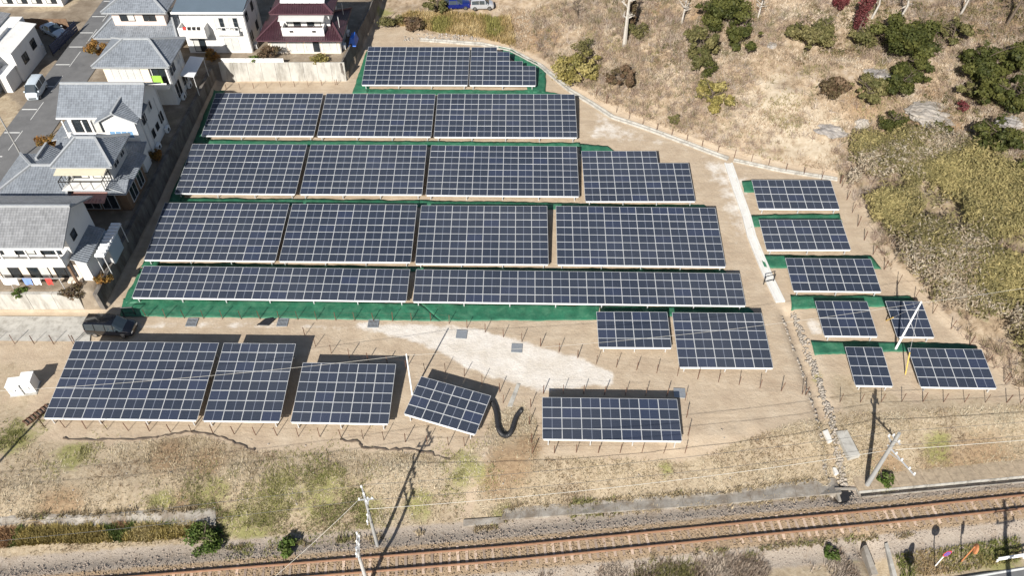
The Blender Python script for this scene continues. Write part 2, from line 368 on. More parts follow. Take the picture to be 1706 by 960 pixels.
BAMG = [px2(*q) for q in [(1425, 225), (1480, 215), (1580, 245), (1720, 300), (1900, 330), (1950, 690), (1730, 630), (1600, 525), (1510, 430), (1450, 330)]]
green = np.maximum(green, .62 * soft(sdp(gx, gy, BAMG), 4))
bal = soft(3.1 - np.abs(td), .8); rusty = soft(1.35 - np.abs(td), .45)
set_col(gm, 'za', np.stack([dry, wg, hill], 1)); set_col(gm, 'zb', np.stack([green, rb, bal], 1)); set_col(gm, 'zc', np.stack([rusty, pale, soft(sdp(gx, gy, LOTP), .3)], 1))
def ground_mat():
    m = bpy.data.materials.new('ground'); m.use_nodes = True; t = m.node_tree; b = t.nodes['Principled BSDF']; b.inputs['Roughness'].default_value = .95; b.inputs['Specular IOR Level'].default_value = .15
    geo = nd(t, 'ShaderNodeNewGeometry')
    def noise(sc, det=6, ro=.65):
        n = nd(t, 'ShaderNodeTexNoise'); n.inputs['Scale'].default_value = sc; n.inputs['Detail'].default_value = det; n.inputs['Roughness'].default_value = ro
        t.links.new(geo.outputs['Position'], n.inputs['Vector']); return n.outputs['Fac']
    n_soft = noise(1.3, 8, .62)
    n_big, n_mid, n_fine, n_grit = noise(.09, 5), noise(.55, 7), noise(2.6, 7, .7), noise(14, 4, .7)
    def ramp(f, *st):
        r = nd(t, 'ShaderNodeValToRGB'); e = r.color_ramp.elements
        while len(e) < len(st): e.new(.5)
        for k, (p, c) in enumerate(st): e[k].position = p; e[k].color = c + (1,)
        t.links.new(f, r.inputs['Fac']); return r.outputs['Color']
    def mixc(f, a, c, k=1.0):
        x = nd(t, 'ShaderNodeMix', data_type='RGBA')
        if isinstance(f, float): x.inputs[0].default_value = f
        else: t.links.new(f, x.inputs[0])
        t.links.new(a, x.inputs[6]); t.links.new(c, x.inputs[7]); return x.outputs[2]
    def math_(op, a, c):
        x = nd(t, 'ShaderNodeMath', operation=op)
        for i, q in enumerate((a, c)):
            if isinstance(q, (int, float)): x.inputs[i].default_value = q
            else: t.links.new(q, x.inputs[i])
        return x.outputs[0]
    def att(nm):
        a = nd(t, 'ShaderNodeAttribute', attribute_name=nm); s = nd(t, 'ShaderNodeSeparateColor'); t.links.new(a.outputs['Color'], s.inputs[0]); return s.outputs
    def edge(w, n, amt=.7, lo=.38, hi=.62, top=1.0):
        x = math_('ADD', w, math_('MULTIPLY', math_('SUBTRACT', n, .5), amt))
        mr = nd(t, 'ShaderNodeMapRange', interpolation_type='SMOOTHSTEP'); mr.inputs[1].default_value = lo; mr.inputs[2].default_value = hi; mr.inputs[4].default_value = top; t.links.new(x, mr.inputs[0]); return mr.outputs[0]
    za, zb, zc = att('za'), att('zb'), att('zc')
    soil = ramp(n_mid, (.25, (.345, .265, .19)), (.5, (.43, .345, .252)), (.78, (.50, .42, .322)))
    soil = mixc(math_('MULTIPLY', edge(n_big, n_fine, .3, .5, .68), .55), soil, ramp(n_fine, (.3, (.33, .255, .18)), (.7, (.42, .335, .25))))
    mp_ = nd(t, 'ShaderNodeMapping'); mp_.inputs['Scale'].default_value = (.07, 1.5, 1.0); mp_.inputs['Rotation'].default_value = (0, 0, .12); t.links.new(geo.outputs['Position'], mp_.inputs['Vector'])
    st_ = nd(t, 'ShaderNodeTexNoise'); st_.inputs['Scale'].default_value = 1.0; st_.inputs['Detail'].default_value = 4; t.links.new(mp_.outputs[0], st_.inputs['Vector'])
    soil = mixc(math_('MULTIPLY', edge(st_.outputs['Fac'], n_fine, .25, .5, .62), .38), soil, ramp(n_fine, (.3, (.30, .235, .17)), (.7, (.38, .305, .23))))
    soil = mixc(math_('MULTIPLY', edge(n_grit, n_fine, .2, .62, .75), .35), soil, ramp(n_fine, (.3, (.55, .48, .40)), (.7, (.60, .54, .47))))
    white = ramp(n_mid, (.3, (.50, .45, .385)), (.7, (.66, .62, .57)))
    drg = ramp(n_fine, (.22, (.17, .13, .085)), (.42, (.32, .255, .175)), (.62, (.41, .34, .245)), (.85, (.53, .46, .355)))
    drg = mixc(edge(n_mid, n_fine, .5, .56, .74, .7), drg, ramp(n_fine, (.25, (.17, .12, .08)), (.8, (.36, .27, .19))))
    hl = ramp(n_soft, (.24, (.13, .095, .062)), (.46, (.29, .22, .15)), (.74, (.45, .37, .275)))
    hl = mixc(edge(n_mid, n_soft, .6, .50, .70, .6), hl, ramp(n_fine, (.3, (.20, .15, .115)), (.8, (.42, .36, .30))))
    hp = ramp(n_soft, (.22, (.28, .22, .155)), (.5, (.40, .335, .25)), (.8, (.50, .44, .355)))
    grn = ramp(n_fine, (.25, (.12, .125, .04)), (.55, (.23, .225, .08)), (.85, (.36, .325, .16)))
    red = ramp(n_fine, (.25, (.15, .09, .05)), (.6, (.30, .205, .12)), (.85, (.43, .325, .215)))
    gv = ramp(n_grit, (.25, (.19, .155, .125)), (.5, (.34, .29, .24)), (.8, (.50, .44, .37)))
    gv = mixc(math_('MULTIPLY', edge(n_mid, n_fine, .6, .5, .7), .5), gv, ramp(n_grit, (.3, (.17, .125, .09)), (.7, (.37, .29, .21))))
    rs = ramp(n_grit, (.25, (.22, .15, .09)), (.55, (.345, .255, .165)), (.85, (.48, .39, .28)))
    lotc = ramp(n_mid, (.3, (.16, .125, .09)), (.55, (.25, .205, .155)), (.75, (.36, .31, .25)))  # brown yard soil, darkened further for the shade between houses
    col = mixc(edge(zc[2], n_fine, .2), soil, lotc)
    col = mixc(edge(za[1], n_mid, .75), col, white)
    col = mixc(edge(za[2], n_mid, .8), col, hl)
    col = mixc(edge(zc[1], n_mid, .9), col, hp)
    col = mixc(edge(za[0], n_mid, .9), col, drg)
    col = mixc(edge(zb[1], n_fine, 1.3, .35, .85, .8), col, red)
    col = mixc(edge(zb[0], math_('ADD', math_('MULTIPLY', n_mid, .6), math_('MULTIPLY', n_fine, .4)), 2.4, .45, .95, .85), col, grn)
    col = mixc(edge(zb[2], n_fine, .5), col, gv)
    col = mixc(edge(zc[0], n_fine, .7, .3, .7, .9), col, rs)
    t.links.new(col, b.inputs['Base Color'])
    hsum = math_('ADD', math_('MULTIPLY', n_fine, .09), math_('MULTIPLY', n_grit, .035))
    bp = nd(t, 'ShaderNodeBump'); bp.inputs['Strength'].default_value = .8; bp.inputs['Distance'].default_value = 1.0
    t.links.new(hsum, bp.inputs['Height']); t.links.new(bp.outputs[0], b.inputs['Normal'])
    return m
M['ground'] = ground_mat(); gm.materials.append(M['ground'])
gm.polygons.foreach_set('use_smooth', np.ones(len(gm.polygons), dtype=bool))
tag(link('ground', gm), None, None, kind='structure')

def drape(name, quads, m, dz=.03, res=.45, wr=0., parent=None, thick=0., seed=1, flat=None, smooth=True):
    """sheet over the terrain from world quads (TL, TR, BR, BL)"""
    mb = MB()
    for q in quads:
        a, b, c, d = [Vector((p[0], p[1], 0)) for p in q]
        nu = max(1, int(max((b - a).length, (c - d).length) / res)); nv = max(1, int(max((d - a).length, (c - b).length) / res))
        U, V = np.meshgrid(np.linspace(0, 1, nu + 1), np.linspace(0, 1, nv + 1))
        P = [np.array((p.x, p.y)) for p in (a, b, c, d)]
        W = ((1 - V) * (1 - U))[..., None] * P[0] + ((1 - V) * U)[..., None] * P[1] + (V * U)[..., None] * P[2] + (V * (1 - U))[..., None] * P[3]
        X, Y = W[..., 0], W[..., 1]
        if wr:
            X = X + (fbm(X, Y, 1.5, seed) - .5) * .25; Y = Y + (fbm(X, Y, 1.7, seed + 4) - .5) * .25
        Z = (hgt(X, Y) if flat is None else np.full(X.shape, flat)) + dz
        if wr: Z = Z + wr * np.abs(fbm(X * 1.6 + Y * .6, Y, .9, seed + 9) - .5) * 2
        i0 = len(mb.v)
        mb.v += list(zip(X.ravel().tolist(), Y.ravel().tolist(), Z.ravel().tolist()))
        for j in range(nv):
            for i in range(nu):
                k = i0 + j * (nu + 1) + i; mb.f.append([k + nu + 1, k + nu + 2, k + 1, k]); mb.m.append(0)
    return mb.build(name, m, parent, smooth=smooth)
# road west of the houses, its bay marks
rd = drape('road', [[(-59.5, 140), (-53.8, 140), (-53.6, 60), (-59.3, 60)]], M['asphalt'], .05, 2.0, flat=LOT + .02); tag(rd, None, None, kind='structure')
mb = MB(); z0 = LOT + .078
for y in (110.0, 105.4, 100.8, 97.0, 92.5, 87.3, 82.2, 77.4, 72.8):
    mb.face([(-59.2, y - .09, z0), (-57.4, y - .09, z0), (-57.4, y + .09, z0), (-59.2, y + .09, z0)])
for y in range(62, 130, 6): mb.face([(-57.27, y, z0), (-57.2, y, z0), (-57.2, y + 3.8, z0), (-57.27, y + 3.8, z0)])
o = mb.build('road_marking', M['paint_w'], rd)
# concrete lane by the minivan, and the road in the south-east corner
L0 = [gp2(*q) for q in [(-260, 527), (155, 529), (150, 571), (-320, 566)]]
tag(drape('lane', [L0], M['conc'], .05, .8, flat=0.06), None, None, kind='structure')
r2 = [gp2(u, v, -1.3) for u, v in [(1585, 966), (1720, 944), (1950, 905), (2100, 1200)]] 
q2 = [r2[0], r2[1], r2[2], (r2[2][0] + 6, r2[2][1] - 14)]
rd2 = drape('road', [[r2[0], r2[2], (60, 16), (22, 16)]], M['asphalt'], .1, 1.5, flat=-1.28); tag(rd2, None, None, kind='structure')
mb = MB(); a = Vector(r2[0] + (-1.166,)); b = Vector(r2[2] + (-1.166,)); dd = (b - a).normalized(); nn = Vector((dd.y, -dd.x, 0))
mb.face([a + nn * .22, b + nn * .22, b + nn * .08, a + nn * .08][::-1]); mb.face([a + nn * .22, a + nn * .08, b + nn * .08, b + nn * .22])
mb.f.pop(0); mb.m.pop(0)
mb.build('road_marking', M['paint_w'], rd2)
# ------------------------------------------------------------ railway
trk = thing('railway_track', 'single rusty railway track on brown ballast along the bottom', 'railway', (TRK[3][0], TRK[3][1], -1.0))
def trk_at(s_, pts=TRK):
    for a, b in zip(pts[:-1], pts[1:]):
        l = math.hypot(b[0] - a[0], b[1] - a[1])
        if s_ <= l: t = s_ / l; return Vector((a[0] + (b[0] - a[0]) * t, a[1] + (b[1] - a[1]) * t, 0)), Vector((b[0] - a[0], b[1] - a[1], 0)).normalized()
        s_ -= l
    return Vector((b[0], b[1], 0)), Vector((b[0] - a[0], b[1] - a[1], 0)).normalized()
TLEN = sum(math.hypot(b[0] - a[0], b[1] - a[1]) for a, b in zip(TRK[:-1], TRK[1:]))
ZB = -1.3 + .28
for side in (-.56, .56):
    prof = [(-.065, 0), (.065, 0), (.065, .03), (.02, .05), (.02, .12), (.036, .13), (.036, .16), (-.036, .16), (-.036, .13), (-.02, .12), (-.02, .05), (-.065, .03)]
    mb = MB(); ss = np.arange(340, TLEN - 340, 2.5); n = len(prof)
    for s_ in ss:
        p, d = trk_at(s_); nrm = Vector((-d.y, d.x, 0)); c = p + nrm * side
        for (w, h) in prof: q = c + nrm * w; mb.v.append((q.x, q.y, ZB + .13 + h))
    for k in range(len(ss) - 1):
        for j in range(n): a = k * n + j; b_ = k * n + (j + 1) % n; mb.f.append([a, b_, b_ + n, a + n]); mb.m.append(0)
    mb.build('rail', M['railtop'], trk)
slm = MB(); slm.hexa([(-1.0, -.13, -.12), (1.0, -.13, -.12), (1.0, .13, -.12), (-1.0, .13, -.12)], [(-.99, -.10, .08), (.99, -.10, .08), (.99, .10, .08), (-.99, .10, .08)])
slm.box(-.68, -.45, -.12, .12, .08, .105); slm.box(.45, .68, -.12, .12, .08, .105)
sl0 = slm.build('sleeper', M['sleeper'], trk, world=False); first = True; rl = root_loc(trk)
s_ = 366.0
while s_ < TLEN - 366:
    p, d = trk_at(s_); o = sl0 if first else sl0.copy()
    if not first: C.objects.link(o)
    first = False
    o.location = (p.x - rl.x + random.uniform(-.02, .02), p.y - rl.y + random.uniform(-.02, .02), ZB - rl.z - .03 + random.uniform(-.02, .012)); o.rotation_euler = (0, 0, math.atan2(d.y, d.x) + math.pi / 2 + random.uniform(-.02, .02))
    s_ += .66
# ballast stones: uncountable
rng = np.random.RandomState(3); n = 30000
ss = rng.uniform(345, TLEN - 345, n); P = []
tx = [trk_at(float(k)) for k in ss]
off = rng.normal(0, 1.35, n); off = np.where(np.abs(off) > 3.0, rng.uniform(-3, 3, n), off)
bx = np.array([p.x - d.y * o_ for (p, d), o_ in zip(tx, off)]); by = np.array([p.y + d.x * o_ for (p, d), o_ in zip(tx, off)])
sz = rng.uniform(.05, .13, n); bz = hgt(bx, by) + sz * .2
base = np.array([[0, 0, .75], [.6, -.35, .0], [0, .65, .0], [-.6, -.3, .0]])
ang = rng.uniform(0, 6.28, n); ca, sa = np.cos(ang), np.sin(ang)
vv = base[None] * sz[:, None, None] * rng.uniform(.7, 1.3, (n, 4, 1)); x = vv[..., 0] * ca[:, None] - vv[..., 1] * sa[:, None]; y = vv[..., 0] * sa[:, None] + vv[..., 1] * ca[:, None]
co = np.stack([x + bx[:, None], y + by[:, None], vv[..., 2] + bz[:, None]], -1).reshape(-1, 3)
i4 = np.arange(n)[:, None] * 4; tri = np.concatenate([i4 + [0, 1, 2], i4 + [0, 2, 3], i4 + [0, 3, 1]])
cr = np.where(np.abs(off)[:, None] < 1.35, [[.35, .26, .17]], [[.36, .30, .25]]) * rng.uniform(.7, 1.3, (n, 1))
me = np_mesh('ballast', co, tri, [M['straw']], np.repeat(np.clip(cr, 0, 1), 4, axis=0))
tag(link('ballast', me), 'loose brown and grey ballast stones around the rails', 'ballast', kind='stuff')

# ------------------------------------------------------------ walls
def panel_wall(name, label, cat, pts, h, t, m, plen=1.9, gap=.03, z0=None, batter=.0, cap=None, lean=None):
    """wall along a polyline; each cast panel a part"""
    w = thing(name, label, cat, (pts[0][0], pts[0][1], 0))
    for a, b in zip(pts[:-1], pts[1:]):
        a = Vector((a[0], a[1], 0)); b = Vector((b[0], b[1], 0)); L = (b - a).length; d = (b - a) / L; nn = Vector((d.y, -d.x, 0))   # right of travel = outside
        k = max(1, round(L / plen))
        for i in range(k):
            p = a + d * (L * i / k + gap / 2); q = a + d * (L * (i + 1) / k - gap / 2)
            zz = [(hz(r.x + nn.x * .5, r.y + nn.y * .5) if z0 is None else z0) for r in (p, q)]
            j = random.uniform(-.012, .012)
            mb = MB(); bo = [p - nn * t, p + nn * j, q + nn * j, q - nn * t]; bo = [bo[0], bo[1], bo[2], bo[3]]
            hb = h if not callable(h) else h(p)
            he = h if not callable(h) else h(q)
            zb = [zz[0] - .4, zz[0] - .4, zz[1] - .4, zz[1] - .4]; zt = [zz[0] + hb, zz[0] + hb, zz[1] + he, zz[1] + he]
            ins = [Vector(), -nn * batter, -nn * batter, Vector()]
            mb.hexa([(r.x, r.y, z) for r, z in zip(bo, zb)], [(r.x + s2.x, r.y + s2.y, z) for r, s2, z in zip(bo, ins, zt)])
            mb.build('wall_panel', m, w)
        if cap:
            mb = MB(); hb = h if not callable(h) else max(h(a), h(b)); zc = (z0 if z0 is not None else 0) + hb
            mb.hexa([(a - nn * (t + .03)).to_tuple()[:2] + (zc + .003,), (a + nn * (.04 - batter)).to_tuple()[:2] + (zc + .003,), (b + nn * (.04 - batter)).to_tuple()[:2] + (zc + .003,), (b - nn * (t + .03)).to_tuple()[:2] + (zc + .003,)],
                    [(a - nn * (t + .03)).to_tuple()[:2] + (zc + cap,), (a + nn * (.04 - batter)).to_tuple()[:2] + (zc + cap,), (b + nn * (.04 - batter)).to_tuple()[:2] + (zc + cap,), (b - nn * (t + .03)).to_tuple()[:2] + (zc + cap,)])
            mb.build('coping', m, w)
    return w
panel_wall('retaining_wall', 'tall pale concrete retaining wall below the maroon-roofed house, facing the rows', 'retaining wall', [(-38.0, 92.0), (-21.7, 92.0)], 2.55, .5, M['conc'], 1.9, z0=0, batter=.35)
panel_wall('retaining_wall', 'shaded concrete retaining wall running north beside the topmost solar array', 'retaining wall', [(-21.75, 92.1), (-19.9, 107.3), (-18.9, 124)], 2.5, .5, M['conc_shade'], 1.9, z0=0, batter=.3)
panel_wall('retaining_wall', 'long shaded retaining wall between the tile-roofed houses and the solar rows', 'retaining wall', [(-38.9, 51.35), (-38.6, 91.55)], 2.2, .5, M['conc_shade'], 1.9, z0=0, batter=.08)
panel_wall('garden_wall', 'weathered concrete wall along the lane below the laundry garden', 'retaining wall', [(-70, 51.2), (-40.9, 51.3)], 2.15, .5, M['conc'], 2.4, z0=0, batter=.12)
mb = MB(); 
for k in range(9):      # stepped blocks beside the gap in the garden wall
    pass
# block fence on the north wall
fw = thing('block_fence', 'white low block fence on top of the retaining wall by the white house', 'fence', (-38, 92.4, 2.5))
for k in range(5):
    mb = MB(); x0 = -37.6 + k * 1.62; mb.box(x0 + .02, x0 + 1.60, 92.45, 92.58, 2.1, 3.05); mb.build('block_panel', M['w_wall'], fw)
# railway-side concrete strips
def strip_wall(label, top, bot, m=M['conc_dark'], n=10, zt=None, zb=-1.15):
    w = thing('railway_wall', label, 'retaining wall', (top[0][0], top[0][1], -1))
    tp = np.array(top); bt = np.array(bot)
    for i in range(n):
        f0 = i / n; f1 = (i + 1) / n - .0006
        def at(arr, f): 
            s = f * (len(arr) - 1); k = min(int(s), len(arr) - 2); return arr[k] + (arr[k + 1] - arr[k]) * (s - k)
        a, b, c, d = at(bt, f0), at(bt, f1), at(tp, f1), at(tp, f0)
        za = [zb - .3, zb - .3]; hz_ = [hz(c[0], c[1]) + .06, hz(d[0], d[1]) + .06]
        mb = MB(); up = np.array([0, .35])
        mb.hexa([(a[0], a[1], zb - .5), (b[0], b[1], zb - .5), (c[0] + up[0], c[1] + up[1], zb - .5), (d[0] + up[0], d[1] + up[1], zb - .5)],
                [(a[0], a[1], zb + .12), (b[0], b[1], zb + .12), (c[0], c[1], hz_[0]), (d[0], d[1], hz_[1])])
        mb.face([(d[0], d[1], hz_[1]), (c[0], c[1], hz_[0]), (c[0], c[1] + .35, hz_[0] + .02), (d[0], d[1] + .35, hz_[1] + .02)])
        mb.build('wall_panel', m, w)
    return w
strip_wall('long sloping grey concrete strip between dry bank and the rails', [gp2(u, v, -.7) for u, v in [(838, 851), (1000, 836), (1200, 822), (1400, 794)]], [gp2(u, v, -1.2) for u, v in [(835, 868), (1000, 856), (1200, 842), (1402, 823)]], n=16)
strip_wall('short grey concrete strip above the yellow weeds at bottom left', [gp2(u, v, -.5) for u, v in [(-80, 868), (100, 862), (240, 856), (358, 849)]], [gp2(u, v, -.9) for u, v in [(-80, 886), (100, 882), (240, 877), (360, 876)]], n=18, zb=-.95)
# trench drain along the rails east of the culvert
kb = thing('trench_drain', 'thin white-walled trench drain beside the rails right of the culvert', 'drain', gp(1430, 823, -1.1))
ka = gp(1432, 820, -1.0); kb_ = gp(1790, 787, -1.0)
for i in range(16):
    a = ka.lerp(kb_, i / 16); b = ka.lerp(kb_, (i + 1) / 16 - .002); d = (b - a).normalized(); nn = Vector((-d.y, d.x, 0)); za = hz(a.x, a.y)
    for nm, o0, o1, z0, z1, m_ in (('north_wall', .0, .06, -.5, .34, M['conc']), ('trench_floor', -.419, -.001, -.5, .03, M['conc_shade']), ('south_wall', -.48, -.42, -.5, .33, M['conc_dark'])):
        mb = MB(); q4 = [a + nn * o0, b + nn * o0, b + nn * o1, a + nn * o1]; mb.hexa([(p.x, p.y, za + z0) for p in q4], [(p.x, p.y, za + z1) for p in q4]); mb.build(nm, m_, kb)
    mb = MB(); q4 = [a + nn * .072, b + nn * .072, b + nn * 1.7, a + nn * 1.7]; zz = [za + .33, za + .33, max(hz(q4[2].x, q4[2].y) - .03, za), max(hz(q4[3].x, q4[3].y) - .03, za)]; mb.hexa([(p.x, p.y, za - .6) for p in q4], [(p.x, p.y, z) for p, z in zip(q4, zz)]); mb.build('backfill', M['fill'], kb)
# ------------------------------------------------------------ solar arrays
def cell_mat():
    m = bpy.data.materials.new('solar_cells'); m.use_nodes = True; t = m.node_tree; b = t.nodes['Principled BSDF']
    tc = nd(t, 'ShaderNodeTexCoord'); sx = nd(t, 'ShaderNodeSeparateXYZ'); t.links.new(tc.outputs['Object'], sx.inputs[0])
    def ma(op, a, c=None, d=None):
        x = nd(t, 'ShaderNodeMath', operation=op)
        for i, q in enumerate((a, c, d)):
            if q is None: continue
            if isinstance(q, (int, float)): x.inputs[i].default_value = q
            else: t.links.new(q, x.inputs[i])
        return x.outputs[0]
    def line(co, n, w, off=0.):     # 1 near every 1/n of the coordinate
        f = ma('FRACT', ma('MULTIPLY', ma('ADD', co, off), n)); d = ma('ABSOLUTE', ma('SUBTRACT', f, .5)); return ma('GREATER_THAN', d, .5 - w)
    gx_ = line(sx.outputs[0], 20 / 1.58, .035, -.035); gy_ = line(sx.outputs[1], 6 / .92, .03, -.035)
    grid = ma('MAXIMUM', gx_, gy_)
    bus = line(sx.outputs[1], 54 / .92, .16, -.035)
    mid = ma('LESS_THAN', ma('ABSOLUTE', ma('SUBTRACT', sx.outputs[0], .825)), .021)
    oi = nd(t, 'ShaderNodeObjectInfo')
    r = nd(t, 'ShaderNodeValToRGB'); e = r.color_ramp.elements; e[0].position = 0; e[0].color = (.013, .019, .033, 1); e[1].position = 1; e[1].color = (.018, .027, .058, 1)
    x = e.new(.8); x.color = (.018, .025, .042, 1)
    t.links.new(oi.outputs['Random'], r.inputs[0])
    def mix(f, a, c):
        x = nd(t, 'ShaderNodeMix', data_type='RGBA'); t.links.new(f, x.inputs[0]); t.links.new(a, x.inputs[6])
        x.inputs[7].default_value = c + (1,); return x.outputs[2]
    c = mix(ma('MULTIPLY', bus, .35), r.outputs[0], (.10, .11, .14)); c = mix(ma('MULTIPLY', grid, .35), c, (.13, .15, .19)); c = mix(mid, c, (.19, .21, .26))
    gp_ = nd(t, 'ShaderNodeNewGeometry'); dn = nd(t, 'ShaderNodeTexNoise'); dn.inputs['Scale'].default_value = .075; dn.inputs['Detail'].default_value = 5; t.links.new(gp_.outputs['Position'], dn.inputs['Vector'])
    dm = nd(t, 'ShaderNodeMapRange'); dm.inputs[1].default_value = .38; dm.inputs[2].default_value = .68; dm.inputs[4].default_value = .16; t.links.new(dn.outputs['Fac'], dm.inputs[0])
    c = mix(dm.outputs[0], c, (.12, .125, .14))  # slow grey noise: dust tone that also stands in for sky glare
    t.links.new(c, b.inputs['Base Color']); b.inputs['Roughness'].default_value = .16; b.inputs['IOR'].default_value = 1.5
    n = nd(t, 'ShaderNodeTexNoise'); n.inputs['Scale'].default_value = .35; g = nd(t, 'ShaderNodeNewGeometry'); t.links.new(g.outputs['Position'], n.inputs['Vector'])
    mr = nd(t, 'ShaderNodeMapRange'); mr.inputs[3].default_value = .14; mr.inputs[4].default_value = .30; t.links.new(n.outputs['Fac'], mr.inputs[0]); t.links.new(mr.outputs[0], b.inputs['Roughness'])
    return m
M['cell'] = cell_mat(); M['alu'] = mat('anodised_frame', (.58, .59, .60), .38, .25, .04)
PW, PH = 1.65, .99; PX, PY = 1.66, 1.0
def module_mesh():
    mb = MB(); f = .028; t = .038
    mb.box(f, PW - f, f, PH - f, t - .012, t - .004, 0)
    i0, i1, j0, j1 = f, PW - f, f, PH - f
    o = [(0, 0), (PW, 0), (PW, PH), (0, PH)]; n = [(i0, j0), (i1, j0), (i1, j1), (i0, j1)]
    for k in range(4):
        a, b_, c, d = o[k], o[(k + 1) % 4], n[(k + 1) % 4], n[k]
        mb.face([a + (t,), b_ + (t,), c + (t,), d + (t,)], 1); mb.face([a + (0,), b_ + (0,), b_ + (t,), a + (t,)], 1); mb.face([d + (t,), c + (t,), c + (.0,), d + (.0,)], 1)
    mb.face([o[3] + (0.002,), o[2] + (0.002,), o[1] + (0.002,), o[0] + (0.002,)], 1)
    me = bpy.data.meshes.new('solar_panel'); me.from_pydata(mb.v, [], mb.f); me.polygons.foreach_set('material_index', mb.m)
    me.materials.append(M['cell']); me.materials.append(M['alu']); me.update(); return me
MOD = module_mesh()
TILT = R(7)
def unitbox(name, m):
    mb = MB(); mb.box(0, 1, -.5, .5, -.5, .5); me = bpy.data.meshes.new(name); me.from_pydata(mb.v, [], mb.f); me.materials.append(m); me.update(); return me
RAILM = unitbox('rail', M['rail']); PURM = unitbox('purlin', M['galv']); POSTM = unitbox('post', M['galv'])
def postmesh(m):
    mb = MB(); mb.box(-.5, .5, -.5, .5, 0, 1); me = bpy.data.meshes.new('post'); me.from_pydata(mb.v, [], mb.f); me.materials.append(m); me.update(); return me
POSTM = postmesh(M['galv'])
def inst(name, me, parent, loc, rot=(0, 0, 0), sc=(1, 1, 1)):
    o = bpy.data.objects.new(name, me); C.objects.link(o); o.parent = parent; o.location = loc; o.rotation_euler = rot; o.scale = sc; return o
def array(label, bl, br, tl, tr, nc, nr, counts=None, zb=None):
    zb = zb or (.95 if bl[1] > 650 else .72)
    a = gp(bl[0], bl[1], zb); b = gp(br[0], br[1], zb); L = (b - a).length; ang = math.atan2(b.y - a.y, b.x - a.x)
    e = (b - a) / L; n = Vector((-e.y, e.x, 0)); best = None
    for k in range(120):                                   # module depth that reaches the far edge
        s_ = .85 + k * .003; D = nr * PY * s_; err = 0
        for base, tg in ((a, tl), (b, tr)):
            q = base + n * D * math.cos(TILT) + Vector((0, 0, D * math.sin(TILT)))
            dz = q.z - HCAM; dep = q.y * math.cos(PITCH) - dz * math.sin(PITCH); up = q.y * math.sin(PITCH) + dz * math.cos(PITCH)
            err += (480 - FPX * up / dep - tg[1]) ** 2
        if best is None or err < best[0]: best = (err, s_)
    sy = best[1]; sx = L / (nc * PX)
    t = thing('solar_array', label, 'solar array', (a.x, a.y, 0), ang, 'solar arrays of the plant')
    ct, st = math.cos(TILT), math.sin(TILT)
    for r in range(nr):
        c = nc if counts is None else counts[nr - 1 - r]
        for k in range(c):
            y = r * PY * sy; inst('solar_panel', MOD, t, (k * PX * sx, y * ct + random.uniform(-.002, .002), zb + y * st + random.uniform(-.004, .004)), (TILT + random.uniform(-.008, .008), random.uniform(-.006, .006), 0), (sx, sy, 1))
    D = nr * PY * sy
    inst('front_rail', RAILM, t, (.1, -.03, zb - .055), (0, 0, 0), (L - .2, .06, .10))
    for f in (.13, .5, .87) if nr > 4 else (.16, .84):
        c = nc if counts is None else counts[min(nr - 1, int((1 - f) * nr))]
        inst('purlin', PURM, t, (.05, D * f * ct, zb + D * f * st - .06), (TILT, 0, 0), (L * c / nc - .1, .06, .10))
    np_ = max(2, round(L / 4.4) + 1)
    for i in range(np_):
        x = .5 + (L - 1.0) * i / (np_ - 1)
        for f in ((.02, .35, .68, .97) if nr > 4 else (.03, .95)):
            if counts is not None and x > L * counts[min(nr - 1, int((1 - f) * nr))] / nc: continue
            g_ = -.15; inst('post', POSTM, t, (x, D * f * ct, g_), (0, 0, 0), (.09, .09, zb + D * f * st - .01 - g_))
    return t
